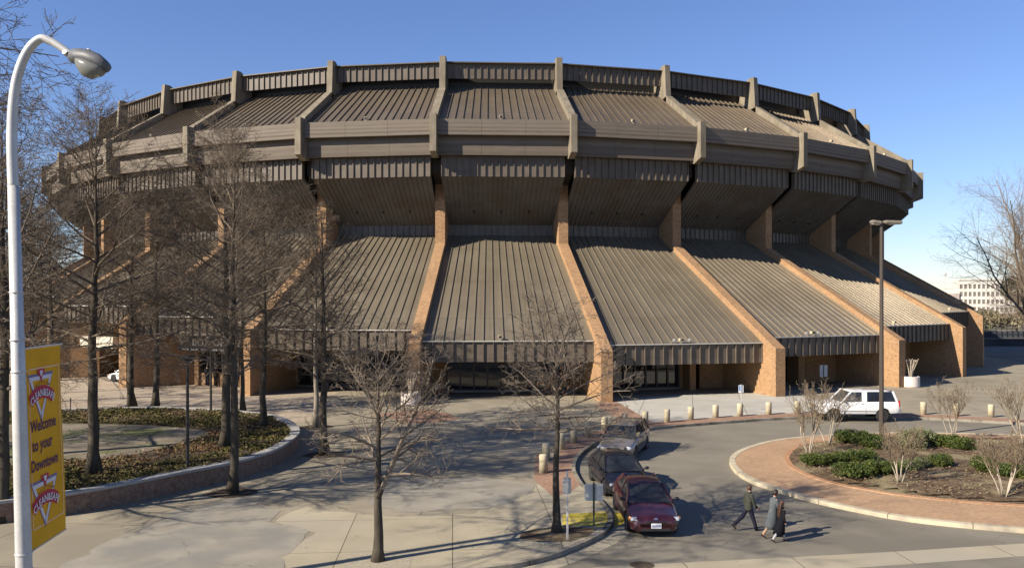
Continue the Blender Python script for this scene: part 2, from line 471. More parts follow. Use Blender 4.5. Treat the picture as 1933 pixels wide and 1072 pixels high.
    def glazing(s0, s1, n, z0=.12, z1=2.9, W0=W0, W1=W1, nr=nr, wall=wall):
        wall(s0, s1, z1 + .004, None, 0, .3, 'metal_dark', 'lintel')
        wall(s0, s1, 0, z0 - .004, .02, .3, 'slab', 'threshold')
        g = wall(s0, s1, z0, z1, -.12, .03, 'glass_dark', 'glass')
        mb = MB()
        for j in range(n + 1):
            p = W0.lerp(W1, s0 + (s1 - s0) * j / n); wd = .12
            mb.bar(p + Vector((0, 0, z0)) - nr * .05, p + Vector((0, 0, z1)) - nr * .05, .13, wd, nr)
        p, q = W0.lerp(W1, s0), W0.lerp(W1, s1)
        for z in (z0 + .05, z1 - .05): mb.bar(p + Vector((0, 0, z)) - nr * .06, q + Vector((0, 0, z)) - nr * .06, .1, .09)
        part(mb, 'glazing_frame', M['bronze'])
    def wing(p, q, H_, a0=a0):
        d_ = (q - p); d_.z = 0; k = Vector((-d_.y, d_.x, 0)).normalized() * .35; up = Vector((0, 0, H_)); mb = MB()
        mb.hexa([p, q, q + k, p + k, p + up, q + up, q + k + up, p + k + up]); return part(mb, 'wing_wall', M['brick'])
    if iw == 1:
        glazing(.0, .66, 8); wall(.66, .72, out=0); wall(.69, .735, out=1.3, th=1.3)
        wall(.735, .82, 2.2, None); wall(.735, .82, 0, 2.196, -.9, .1, 'black_metal', 'door'); wall(.82, 1.0)
    elif iw == 0:
        glazing(.1, .93, 9); wall(0, .1); wall(.93, 1)
    elif iw == 2:
        glazing(.06, .52, 6); wall(0, .06); wall(.52, .585, out=1.3, th=1.65); wall(.585, .70, 2.2, None)
        wall(.585, .70, 0, 2.196, -.6, .1, 'black_metal', 'door'); wall(.70, 1)
    elif iw == 3:
        wall(0, .34); wall(.34, .62, 2.55, None); wall(.34, .62, 0, 2.546, -1.6, .1, 'black_metal', 'door'); wall(.62, 1)
    elif iw == -1:
        glazing(.02, .84, 8); wall(0, .02); wall(.84, 1)
    elif iw == -2:
        # box office: dark sign band above a run of ticket windows, reached along a slanting brick wing wall
        bo = wall(.22, .80, 2.95, None, .9, .3, 'black_metal', 'sign_band')
        wing(P(a0, 65.9, .43), W0.lerp(W1, .31) + inn * 1.4, H); wall(.31, .345, out=.2, th=1.8); wall(.75, 1)
        wall(.345, .75, 0, 1.05, 0, .3, 'brick'); wall(.345, .75, 1.054, 2.946, -.35, .03, 'glass_dark', 'ticket_window'); wall(.345, .75, 2.95, None, 0, .3, 'metal_dark', 'lintel')
        mb = MB()
        for j in range(7):
            p = W0.lerp(W1, .345 + .405 * j / 6); mb.bar(p + Vector((0, 0, 1.05)) - nr * .15, p + Vector((0, 0, 2.95)) - nr * .15, .14, .3, nr)
        part(mb, 'window_post', M['bronze'])
        mb = MB()
        for j in range(6):
            if j in (5,): continue
            p, q = W0.lerp(W1, .25 + .085 * j), W0.lerp(W1, .31 + .085 * j); o_ = nr * .93
            p = p + o_ + Vector((0, 0, 3.08)); q = q + o_ + Vector((0, 0, 3.08)); mb.bar(p, q, .05, .14)
        part(mb, 'window_number_strip', M['letters'])
        cu = bpy.data.curves.new('t', 'FONT'); cu.body = 'BOX OFFICE'; cu.size = .80; cu.extrude = .04; cu.align_x = 'CENTER'; cu.offset = .02; cu.space_character = 1.12
        to = bpy.data.objects.new('t', cu); COL.objects.link(to)
        dg = bpy.context.evaluated_depsgraph_get(); me = bpy.data.meshes.new_from_object(to.evaluated_get(dg)); bpy.data.objects.remove(to)
        c = W0.lerp(W1, .56) + nr * .93  + Vector((0, 0, 3.42)); am = .5 * (a0 + a1)
        me.transform(Matrix.Translation(c) @ Matrix.Rotation(am, 4, 'Z') @ Matrix.Rotation(R(90), 4, 'X'))
        me.materials.clear()
        o = link('lettering', me, M['letters']); o.parent = bo
    elif iw == -3:
        wing(P(a0, 64.4, .43), W0.lerp(W1, .17), H); wall(.17, .60, 2.9, 3.9, 1.9, .5, 'pale_lintel', 'lintel')
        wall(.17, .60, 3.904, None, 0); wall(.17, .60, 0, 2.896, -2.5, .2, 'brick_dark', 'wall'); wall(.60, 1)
    else:
        wall(0, 1)
# low roof deck inside the crown of fins
mb = MB()
rg = [[P(ang(j), r, 0, z) for j in range(32)] for r, z in ((51.9, 28.3), (40, 28.9), (20, 29.3), (1, 29.4))]
mb.rings(rg, cap=False)
part(mb, 'roof_deck', M['metal_roof'])
for s in (.62, .86):
    pass
# flood lights standing on the two eaves
M['lampbox'] = mottled('cream_lamp_box', (.46, .38, .24), (.54, .46, .31), 5, .6, 30, .1)
def flood(p, nr, wide=True):
    o = empty('floodlight', p, math.atan2(nr.y, nr.x) + R(90))
    mb = MB(); mb.box((0, 0, .12), (.08, .08, .24)); mb.build('bracket', M['drip'], o)
    mb = MB(); mb.box((0, -.05, .24), (.42 if wide else .28, .26, .2)); mb.build('housing', M['lampbox'], o, bevel=.02)
    mb = MB(); mb.box((0, -.185, .24), (.2, .012, .14)); mb.build('lens', M['glass_dark'], o)
    if wide:
        mb = MB()
        for sx in (-1, 1): mb.lathe([(.04, -.1), (.09, .06), (.09, .08)], 10, Matrix.Translation((sx * .62, 0, .22)) @ Matrix.Rotation(R(70), 4, 'X'))
        mb.bar((-.75, .02, .12), (.75, .02, .12), .06, .06); mb.build('spot_pair', M['drip'], o)
    return o
for i, E0, E1, nr in floods:
    if -4 <= i <= 5:
        names = {-4: 'far left', -3: 'second from the far left', -2: 'above the box office', -1: 'left of the centre bay behind the trees', 0: 'above the middle glass doors', 1: 'on the sunlit bay with the widest glass doors', 2: 'on the bay behind the white off-roader', 3: 'on the bay with the white planter', 4: 'on the last bay before the parking deck', 5: 'on the farthest right bay'}
        s = {1: .47, 2: .38, 3: .22}.get(i, .45)
        tag(flood(E0.lerp(E1, s) + Vector((0, 0, .1)), nr, i in (1, 2)), 'pale floodlight cluster on the lower eave, ' + names[i], 'floodlight', 'floodlights along the lower eave')
        a0, a1 = ang(i), ang(i + 1)
        p = P(a0, 58.6, .3, 22.3).lerp(P(a1, 58.6, -.3, 22.3), .48)
        tag(flood(p, nr, False), 'small pale floodlight box on the upper roof edge, ' + {-4: 'far left end', -3: 'second bay from the left', -2: 'behind the tree crowns on the left', -1: 'bay just left of centre', 0: 'centre bay', 1: 'first bay right of centre', 2: 'second bay right of centre', 3: 'third bay right of centre', 4: 'fourth bay right of centre', 5: 'farthest right bay'}[i], 'floodlight', 'floodlights along the upper roof edge')

# ================================================================ GROUND
M['asphalt'] = mottled('worn_asphalt', (.215, .192, .147), (.255, .23, .178), .5, .9, 70, .3, .2, c3=(.185, .165, .128), s3=.12)
M['street'] = mottled('street_asphalt', (.185, .168, .135), (.22, .20, .16), .5, .9, 70, .3, .2)
M['kerb'] = mottled('pale_kerb_stone', (.50, .43, .29), (.62, .55, .40), 1.2, .85, 30, .2, .2, c3=(.36, .31, .24), s3=.6)
def joints(name, c1, c2, jw, jh, rz, c3=None, dark=(.09, .08, .07), ms=.03, s3=.1, wig=0.0):
    m = mottled(name, c1, c2, .6, .9, 45, .3, .2, c3=c3, s3=s3)
    nt = m.node_tree; b = nt.nodes["Principled BSDF"]
    old = b.inputs['Base Color'].links[0].from_socket
    v = coords(nt, (1, 1, 1), rz)
    br = N(nt, "ShaderNodeTexBrick"); br.offset = 0.0; br.inputs['Scale'].default_value = 1
    br.inputs['Brick Width'].default_value = jw; br.inputs['Row Height'].default_value = jh
    br.inputs['Mortar Size'].default_value = ms; br.inputs['Mortar Smooth'].default_value = .1
    br.inputs['Color1'].default_value = (.9, .9, .9, 1); br.inputs['Color2'].default_value = (1, 1, 1, 1)
    br.inputs['Mortar'].default_value = (.3, .28, .25, 1)
    nt.links.new(v, br.inputs['Vector'])
    c = mix_rgb(nt, 1.0, old, br.outputs['Color'], 'MULTIPLY')
    nt.links.new(c, b.inputs['Base Color']); return m
def cracked(m, scale=.12, width=.012, dark=.35):
    """add a wandering crack net to a paving material"""
    nt = m.node_tree; b = nt.nodes["Principled BSDF"]; old = b.inputs['Base Color'].links[0].from_socket
    v = coords(nt); nz = N(nt, "ShaderNodeTexNoise"); nz.inputs['Scale'].default_value = 1.2; nz.inputs['Detail'].default_value = 6
    nt.links.new(v, nz.inputs['Vector'])
    ad = N(nt, "ShaderNodeVectorMath", operation='MULTIPLY_ADD'); nt.links.new(nz.outputs['Color'], ad.inputs[0]); ad.inputs[1].default_value = (1.2, 1.2, 0); nt.links.new(v, ad.inputs[2])
    vo = N(nt, "ShaderNodeTexVoronoi", feature='DISTANCE_TO_EDGE', voronoi_dimensions='2D'); vo.inputs['Scale'].default_value = scale
    nt.links.new(ad.outputs[0], vo.inputs['Vector'])
    f = ramp(nt, vo.outputs['Distance'], width * .4, width)
    c = mix_rgb(nt, f, mix_rgb(nt, dark, (0, 0, 0), old), old)
    nt.links.new(c, b.inputs['Base Color']); return m
M['plaza'] = cracked(joints('plaza_old_slabs', (.29, .252, .182), (.37, .325, .235), 6.2, 4.4, R(6), c3=(.26, .228, .168), ms=.016), .07, .003, .62)
M['walk'] = joints('tan_sidewalk_slabs', (.385, .335, .235), (.455, .40, .285), 3.3, 3.6, R(-4), c3=(.40, .36, .28), ms=.015)
M['patch'] = cracked(mottled('grey_asphalt_patch', (.27, .245, .195), (.35, .32, .255), .7, .9, 60, .3, .2, c3=(.24, .23, .2), s3=.25), .22, .003, .65)
M['newconc'] = joints('new_pale_concrete', (.46, .435, .37), (.53, .505, .43), 3.4, 3.0, R(12), ms=.02)
M['paver'] = brick('red_brick_paving', (.33, .165, .095), (.25, .12, .075), (.22, .17, .13), .24, .12, flat=True, ms=.014, rz=R(35))
M['paver2'] = brick('tan_brick_paving', (.43, .255, .13), (.35, .195, .095), (.33, .25, .17), .24, .12, flat=True, ms=.012, rz=R(-20))
M['pinkpave'] = brick('pale_pink_pavers', (.40, .335, .25), (.35, .29, .215), (.25, .215, .165), .5, .5, flat=True, ms=.03, rz=R(15))
M['yellow'] = mottled('worn_yellow_paint', (.52, .40, .04), (.64, .52, .08), 2, .7, 40, .2, c3=(.36, .30, .15), s3=1.6)
M['mulch'] = mottled('brown_mulch', (.085, .055, .035), (.20, .145, .09), 4.0, .95, 35, .8, .1, c3=(.27, .22, .13), s3=.5)
M['soil'] = mottled('dark_soil', (.07, .052, .036), (.13, .10, .07), 5, .95, 40, .6, .1)
M['dry'] = mottled('trodden_dry_path', (.20, .17, .125), (.28, .24, .18), .8, .95, 50, .4, .1, c3=(.14, .15, .07), s3=.3)
M['land'] = mottled('far_dry_land', (.16, .14, .10), (.22, .20, .15), .05, .95, 3, 0, .1)

ZR = -0.14
cracked(M['asphalt'], .13, .0022, .62); cracked(M['street'], .13, .0022, .62)
g = MB(); g.add([(-1800, -300, -.3), (1800, -300, -.3), (1800, 2500, -.3), (-1800, 2500, -.3)], [(0, 1, 2, 3)])
o = g.build('ground', M['land']); o['kind'] = 'structure'
sheet('driveway', [(-60, 4), (110, 4), (170, 90), (120, 90), (60, 62), (-60, 62)], ZR, M['asphalt'])

# kerb line of the plaza round the drop-off (top edge, z = 0)
kp = [(880, 1088), (916, 1072), (982, 1062), (1048, 1045), (1114, 1018), (1149, 997), (1157, 979), (1149, 959), (1132, 939), (1105, 917), (1090, 895), (1086, 880),
      (1092, 862), (1112, 843), (1150, 825), (1222, 809), (1262, 804), (1319, 799), (1400, 793), (1460, 789), (1540, 786), (1640, 786), (1743, 788), (1813, 791), (1933, 798), (2060, 808)]
kl = spline([U(*p) for p in kp], 5)
kfar = [Vector((62, 46, 0)), Vector((80, 52, 0)), Vector((150, 70, 0))]
south = U(880, 1088)
outline = [Vector((-90, 17.5, 0)), Vector((south.x - 14, south.y - 1.2, 0)), Vector((south.x - 5, south.y - .4, 0))] + kl + kfar
plz = [Vector(p) for p in outline] + [Vector((150, 150, 0)), Vector((-150, 150, 0)), Vector((-150, 17.5, 0))]
sheet('plaza', plz, 0, M['plaza'])
def kerb(name, line, wtop, m, z=0.012, zb=-.3, closed=False, seg=1.9, side=1):
    """kerb stones along a line: they stand a little proud of the paving, with open joints"""
    b = offset_line(line, wtop * side, closed); mb = MB(); n = len(line)
    for i in range(n if closed else n - 1):
        j = (i + 1) % n
        p, q, r_, s_ = line[i], line[j], b[j], b[i]
        hx = []
        for zz in (zb, z):
            for v in (p, q, r_, s_): hx.append(Vector((v.x, v.y, zz)))
        mb.hexa(hx)
    # joints
    o = mb.build(name, m); o['kind'] = 'structure'; return o
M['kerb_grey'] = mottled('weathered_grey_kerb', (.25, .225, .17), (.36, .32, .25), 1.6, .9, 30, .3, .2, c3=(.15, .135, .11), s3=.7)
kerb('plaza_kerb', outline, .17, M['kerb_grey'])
# dark joints between kerb stones
def kerb_joints(name, line, wtop, step, side=1, closed=False):
    mb = MB(); acc = 0; L = list(line) + ([line[0]] if closed else [])
    for i in range(len(L) - 1):
        a, b = L[i], L[i + 1]; d = (b - a).length
        while acc < d:
            p = a.lerp(b, acc / d); t = (b - a).normalized(); nn = Vector((-t.y, t.x, 0)) * side
            q = p + nn * (wtop + .002)
            p = p - nn * .004
            mb.add([p + t * .012 + Vector((0, 0, .0145)), p - t * .012 + Vector((0, 0, .0145)), q - t * .012 + Vector((0, 0, .0145)), q + t * .012 + Vector((0, 0, .0145)),
                    p + t * .012 + Vector((0, 0, -.13)), p - t * .012 + Vector((0, 0, -.13))], [(0, 1, 2, 3), (0, 1, 5, 4)])
            acc += step
        acc -= d
    o = mb.build(name, M['soil']); o['kind'] = 'structure'
kerb_joints('kerb_joints', outline, .17, 2.4)

# island with the planting bed
ip = [(1377, 870), (1390, 889), (1421, 907), (1475, 925), (1541, 943), (1610, 958), (1703, 975), (1815, 988), (1933, 998), (2060, 1008)]
ip2 = [(2200, 830), (2050, 824), (1900, 819), (1763, 816), (1660, 816), (1582, 819), (1509, 824), (1450, 832), (1405, 845), (1383, 857)]
isl = spline([U(*p) for p in ip] + [Vector((26, 28.5, 0)), Vector((32, 34, 0)), Vector((33.5, 40, 0))] + [U(*p) for p in ip2], 5, True)
sheet('island_paving', isl, 0, M['paver2'])
kerb('island_kerb', isl, .26, M['kerb'], closed=True); kerb_joints('island_kerb_joints', isl, .26, 2.6, closed=True)
bp = [(1491, 861), (1494, 873), (1505, 884), (1540, 900), (1590, 914), (1645, 924), (1703, 933), (1815, 945), (1933, 953), (2060, 961)]
bp2 = [(2100, 836), (1900, 828), (1763, 826), (1660, 827), (1590, 831), (1540, 836), (1508, 845)]
bed = spline([U(*p) for p in bp] + [Vector((25, 31, 0)), Vector((29.5, 36, 0))] + [U(*p) for p in bp2], 5, True)
M['edging'] = brick('brick_edging', (.50, .27, .14), (.42, .21, .11), (.25, .18, .12), .11, 3.0, flat=True, ms=.012)
ke = kerb('bed_edging', bed, -.24, M['paver2'], z=.03, closed=True)
mb = MB(); ob = offset_line(bed, -.24, True); acc = 0
for i in range(len(bed)):
    j = (i + 1) % len(bed); a, b = bed[i], bed[j]; c, d_ = ob[i], ob[j]; n = max(1, int((b - a).length / .115))
    for k in range(n):
        s0, s1 = (k + .06) / n, (k + .94) / n
        q = [a.lerp(b, s0), a.lerp(b, s1), c.lerp(d_, s1), c.lerp(d_, s0)]
        h = .034 + .006 * random.random()
        mb.add([v + Vector((0, 0, h)) for v in q], [(0, 1, 2, 3)])
o = mb.build('edging_bricks', mottled('edging_brick_tops', (.44, .23, .12), (.56, .31, .17), 5, .85, 50, .2)); o['kind'] = 'structure'
# mulch bed: gently heaped
def heap(name, line, m, z0, h, res=.5, amp=.04):
    pts = [Vector((p.x, p.y)) for p in line]
    x0, x1 = min(p.x for p in pts), max(p.x for p in pts); y0, y1 = min(p.y for p in pts), max(p.y for p in pts)
    def inside(x, y):
        c = False; j = len(pts) - 1
        for i in range(len(pts)):
            a, b = pts[i], pts[j]
            if (a.y > y) != (b.y > y) and x < (b.x - a.x) * (y - a.y) / (b.y - a.y) + a.x: c = not c
            j = i
        return c
    bm = bmesh.new()
    P_ = np.array([(p.x, p.y) for p in pts])
    vs = [bm.verts.new((p.x, p.y, z0)) for p in line]
    es = [bm.edges.new((vs[i], vs[(i + 1) % len(vs)])) for i in range(len(vs))]
    bmesh.ops.triangle_fill(bm, edges=es, use_beauty=True)
    me = bpy.data.meshes.new(name); bm.to_mesh(me); bm.free()
    # grid version on top
    nx = int((x1 - x0) / res) + 1; ny = int((y1 - y0) / res) + 1; mb = MB(); idx = {}
    for iy in range(ny + 1):
        for ix in range(nx + 1):
            x, y = x0 + ix * res, y0 + iy * res
            if inside(x, y):
                dd = math.sqrt(((P_ - (x, y)) ** 2).sum(1).min())
                z = z0 + h * min(1, dd / 3.0) ** .7 + amp * noise.noise((x * .8, y * .8, 0)) * min(1, dd)
                idx[ix, iy] = len(mb.v); mb.v.append((x, y, z + .004))
    for (ix, iy), a in idx.items():
        q = [(ix, iy), (ix + 1, iy), (ix + 1, iy + 1), (ix, iy + 1)]
        if all(k in idx for k in q): mb.f.append(tuple(idx[k] for k in q))
    o = link(name, me, m); o['kind'] = 'structure'
    o2 = mb.build(name + '_mound', m, None, True, fix=False); o2['kind'] = 'structure'
    return inside
bed_in = heap('planting_bed', bed, M['mulch'], .022, .16)

# gutter band of the street, street beyond
gb = [U(1030, 1080, ZR), U(1150, 1068, ZR), U(1400, 1056, ZR), U(1700, 1040, ZR), U(1933, 1025, ZR), U(2150, 1011, ZR), U(2150, 1026, ZR), U(1933, 1049, ZR), U(1590, 1073, ZR), U(1400, 1086, ZR), U(1030, 1125, ZR)]
sheet('gutter_band', gb, ZR + .004, M['walk'])
g2 = [U(1157 + dx, y + 2, ZR) for dx, y in ()]
# thin concrete apron hugging the kerb bulb
lo = offset_line(kl[4:48], -.62); ap = [Vector(p) for p in offset_line(kl[4:48], -.02)] + list(reversed(lo))
sheet('gutter_apron', ap, ZR + .006, M['walk'])

# tan sidewalk at the front
sw = [U(*p) for p in [(560, 1100), (535, 1050), (590, 1005), (520, 985), (575, 955), (640, 968), (760, 974), (905, 969), (970, 935), (1040, 905)]] + \
     [p for p in offset_line(kl, .19)[0:52]][::-1]
def ragged(pts, amp=.16, step=.35, seed=0, opened=False):
    out = []
    for i in range(len(pts) - (1 if opened else 0)):
        a_, b_ = Vector(pts[i]), Vector(pts[(i + 1) % len(pts)]); k = max(1, int((b_ - a_).length / step))
        for q in range(k):
            p_ = a_.lerp(b_, q / k); out.append(p_ + Vector((noise.noise((p_.x * 1.1, p_.y * 1.1, seed)), noise.noise((p_.x * 1.1, p_.y * 1.1, seed + 5)), 0)) * amp * 2)
    return out
sheet('sidewalk', ragged(sw[:10], opened=True) + sw[10:], .004, M['walk'])
sheet('asphalt_patch', ragged([U(*p) for p in [(60, 1100), (190, 1030), (330, 968), (450, 940), (530, 962), (505, 985), (585, 1003), (533, 1052), (558, 1100)]], .2, .35, 3), .008, M['patch'])
sheet('grey_patch', ragged([U(*p) for p in [(700, 930), (760, 905), (900, 900), (1010, 915), (985, 945), (905, 962), (760, 966), (710, 955)]], .2, .35, 4), .0082, M['patch'])
sheet('new_concrete', [U(*p) for p in [(1163, 757), (1235, 800), (1262, 797), (1319, 792), (1400, 786), (1480, 781), (1560, 779), (1600, 768), (1575, 756), (1500, 746), (1420, 741), (1300, 744), (1220, 750)]], .004, M['newconc'])
# brick band between bollards and kerb
ob = offset_line(kl, 1.55)
k0, k1 = 46, len(kl)
band = [p for p in offset_line(kl, .1)[k0:k1]] + list(reversed(ob[k0 + 6:k1])) + [U(1070, 838), U(1012, 858), U(1008, 905), U(1045, 938), U(1075, 930)]
sheet('brick_band', band, .008, M['paver'])
sheet('brick_strip', [U(*p) for p in [(1163, 757), (1150, 757), (1120, 762), (1205, 812), (1240, 801)]], .0085, M['paver'])
sheet('brick_star', [U(*p) for p in [(700, 782), (800, 772), (845, 780), (868, 789), (830, 797), (760, 800), (740, 790)]], .004, M['paver'])
sheet('pink_paving', [U(*p) for p in [(-400, 705), (120, 700), (300, 705), (640, 740), (600, 765), (585, 795), (440, 812), (-400, 830)]], .004, M['pinkpave'])
# yellow painted kerb ramp
sheet('yellow_marking', [U(*p) for p in [(1062, 970), (1062, 992), (1140, 994), (1147, 982), (1146, 966)]], .0155, M['yellow'])
mbk = MB()
sheet('yellow_street_mark', [U(p[0], p[1], ZR) for p in [(1160, 968), (1184, 962), (1186, 984), (1160, 996)]], ZR + .009, M['yellow'])
# soil round the tree at the corner and the gravel pits of the other trees
sheet('tree_pit_soil', [U(*p) for p in [(985, 1005), (1010, 998), (1070, 993), (1125, 998), (1110, 1012), (1075, 1022), (1020, 1022), (980, 1016)]], .0165, M['mulch'])
sheet('tree_pit_gravel', [U(*p) for p in [(657, 1045), (780, 1044), (772, 1074), (645, 1074)]], .0085, mottled('gravel_pit', (.33, .29, .21), (.45, .40, .30), 9, .95, 60, .6, .1))
for n_, (px, py) in enumerate([(438, 930), (613, 858), (598, 806)]):
    c = U(px, py); sheet('tree_pit', [c + Vector((math.cos(k * .7) * (1.0 + .2 * math.sin(k * 3)), math.sin(k * .7) * .85, 0)) for k in range(9)], .012, M['soil'])
sheet('manhole', [U(1212, 1066, ZR) + Vector((math.cos(k * .5236) * .36, math.sin(k * .5236) * .36, 0)) for k in range(12)], ZR + .008, M['soil'])
# small scattered litter: fallen leaves on walk and road
random.seed(5)
mb = MB()
for k in range(420):
    c = U(random.uniform(560, 1500), random.uniform(860, 1070)); s = random.uniform(.012, .03)
    zz = .022
    if k % 3: c = U(random.choice([980, 1060, 1130]) + random.gauss(0, 45), random.gauss(1022, 18))
    t = random.random() * 6.3
    mb.add([(c.x + s * math.cos(t + a), c.y + s * math.sin(t + a), zz + .006 * math.sin(a * 2 + t)) for a in (0, 1.5, 3.1, 4.6)], [(0, 1, 2, 3)])
o = mb.build('leaf_litter', plain('dry_leaf', (.20, .12, .06), .9), fix=False); tag(o, kind='stuff')

# ---------------------------------------------------------------- raised planter on the left
wt = [(-420, 985), (-250, 972), (-100, 956), (0, 945), (119, 931), (242, 910), (352, 888), (444, 870), (512, 850), (550, 829), (564, 813), (556, 799), (532, 787), (500, 780), (444, 774), (380, 770), (308, 767), (198, 769), (110, 771), (0, 776), (-200, 786), (-420, 800)]
wl = spline([U(p[0], p[1], .75) for p in wt], 5)
planter = empty('planter_wall', wl[40]); planter.location.z = 0
tag(planter, 'low curved red brick planter wall with a pale stone cap round the ivy bed', 'planter wall')
inn_ = offset_line(wl, .34)
cap_o = offset_line(wl, -.05); cap_i = offset_line(wl, .40)
mb = MB(); mc = MB()
for i in range(len(wl) - 1):
    h = []
    for z in (0, .66): h += [Vector((v.x, v.y, z)) for v in (wl[i], wl[i + 1], inn_[i + 1], inn_[i])]
    mb.hexa(h)
    h = []
    for z in (.662, .76): h += [Vector((v.x, v.y, z)) for v in (cap_o[i], cap_o[i + 1], cap_i[i + 1], cap_i[i])]
    mc.hexa(h)
for m_, nm, mt in ((mb, 'brick_base', M['brick_dark']), (mc, 'stone_cap', mottled('stone_cap', (.36, .35, .32), (.48, .46, .42), 1.5, .8, 40, .2))):
    o = m_.build(nm, mt); o.parent = planter; o.matrix_parent_inverse = Matrix.Translation(-planter.location)
bedL = [Vector((p.x, p.y, 0)) for p in offset_line(wl, .30)]
soilz = .62
sheet('ivy_bed_soil', bedL, soilz, M['soil'])
pathp = spline([U(p[0], p[1], soilz) for p in [(-300, 820), (0, 802), (120, 800), (250, 802), (345, 808), (395, 818), (340, 838), (240, 860), (120, 872), (0, 880), (-300, 900)]], 5, True)
sheet('trodden_path', pathp, soilz + .02, M['dry'])
def inpoly(poly):
    pts = [(p.x, p.y) for p in poly]
    def f(x, y):
        c = False; j = len(pts) - 1
        for i in range(len(pts)):
            ax, ay = pts[i]; bx, by = pts[j]
            if (ay > y) != (by > y) and x < (bx - ax) * (y - ay) / (by - ay) + ax: c = not c
            j = i
        return c
    return f
inL = inpoly(bedL); inP = inpoly(pathp)

def leaf_cloud(centres, size, rng, flat=.6):
    """numpy: quads of a leaf's size round given centres, random facing"""
    n = len(centres); c = np.asarray(centres)
    nr = rng.normal(size=(n, 3)); nr[:, 2] = np.abs(nr[:, 2]) + flat; nr /= np.linalg.norm(nr, axis=1)[:, None]
    a = np.cross(nr, rng.normal(size=(n, 3))); a /= np.linalg.norm(a, axis=1)[:, None]; b = np.cross(nr, a)
    s = size * rng.uniform(.6, 1.3, (n, 1))
    v = np.stack([c - a * s, c + b * s * .55, c + a * s, c - b * s * .55], 1).reshape(-1, 3)
    return v, np.arange(n * 4).reshape(-1, 4)
def np_mesh(name, v, f):
    me = bpy.data.meshes.new(name); k = f.shape[1]
    me.vertices.add(len(v)); me.vertices.foreach_set("co", v.astype(np.float32).ravel())
    me.loops.add(f.size); me.loops.foreach_set("vertex_index", f.astype(np.int32).ravel())
    me.polygons.add(len(f)); me.polygons.foreach_set("loop_start", (np.arange(len(f)) * k).astype(np.int32)); me.polygons.foreach_set("loop_total", np.full(len(f), k, np.int32))
    me.update(calc_edges=True); return me
def leafmat(name, c1, c2, c3=None, s=1.5, rough=.55, spec=.4):
    c1, c2, c3 = dim(c1), dim(c2), dim(c3)
    m, nt, b = newmat(name)
    n1 = noise_tex(nt, coords(nt), s, 4)
    geo = N(nt, "ShaderNodeNewGeometry")
    c = mix_rgb(nt, geo.outputs['Random Per Island'], c1, c2)
    if c3: c = mix_rgb(nt, ramp(nt, n1, .52, .6), c, c3)
    nt.links.new(c, b.inputs['Base Color']); b.inputs['Roughness'].default_value = rough; b.inputs['Specular IOR Level'].default_value = spec
    return m
M['ivy'] = leafmat('ivy_leaves', (.055, .052, .018), (.14, .125, .045), (.16, .12, .06), .35, .85, .1)
M['brownleaf'] = leafmat('fallen_brown_leaves', (.20, .10, .045), (.13, .075, .035))
rng = np.random.default_rng(3)
xs0 = min(p.x for p in bedL); xs1 = max(p.x for p in bedL); ys0 = min(p.y for p in bedL); ys1 = max(p.y for p in bedL)
cc = []; br_ = []
leafzone = inpoly(spline([U(p[0], p[1], soilz) for p in [(120, 885), (160, 868), (300, 838), (400, 815), (440, 812), (420, 850), (330, 870), (220, 890)]], 4, True))
while len(cc) < 52000:
    x, y = rng.uniform(max(xs0, -33), xs1), rng.uniform(ys0, ys1)
    if not inL(x, y): continue
    if inP(x, y): continue
    if noise.noise((x * .45, y * .45, 9)) < -.12 and rng.random() < .75: continue
    z = soilz + .02 + abs(noise.noise((x * .9, y * .9, 2))) * .22 + rng.uniform(0, .09)
    if leafzone(x, y) and rng.random() < .8:
        if rng.random() < .6: br_.append((x, y, soilz + rng.uniform(.02, .1)))
        continue
    cc.append((x, y, z))
v, f = leaf_cloud(cc, .062, rng); o = link('ivy', np_mesh('ivy', v, f), M['ivy']); tag(o, kind='stuff')
for k in range(5000):
    x, y = rng.uniform(-33, xs1), rng.uniform(ys0, ys1)
    if inL(x, y) and rng.random() < (.25 if inP(x, y) else .9): br_.append((x, y, soilz + rng.uniform(.02, .05) + (0 if inP(x, y) else .12)))
v, f = leaf_cloud(br_, .06, rng, 1.5); o = link('fallen_leaves', np_mesh('fallen_leaves', v, f), M['brownleaf']); tag(o, kind='stuff')
# straw and dead leaves on the mulch of the island
cc = []
while len(cc) < 9000:
    x, y = rng.uniform(11, 34), rng.uniform(28, 46)
    if bed_in(x, y):
        n_ = noise.noise((x * .35, y * .35, 7))
        if rng.random() < .35 + n_: cc.append((x, y, .2 + rng.uniform(-.05, .05)))
v, f = leaf_cloud(cc, .05, rng, 2.0); o = link('straw_litter', np_mesh('straw', v, f), leafmat('straw', (.32, .25, .13), (.14, .09, .05))); tag(o, kind='stuff')

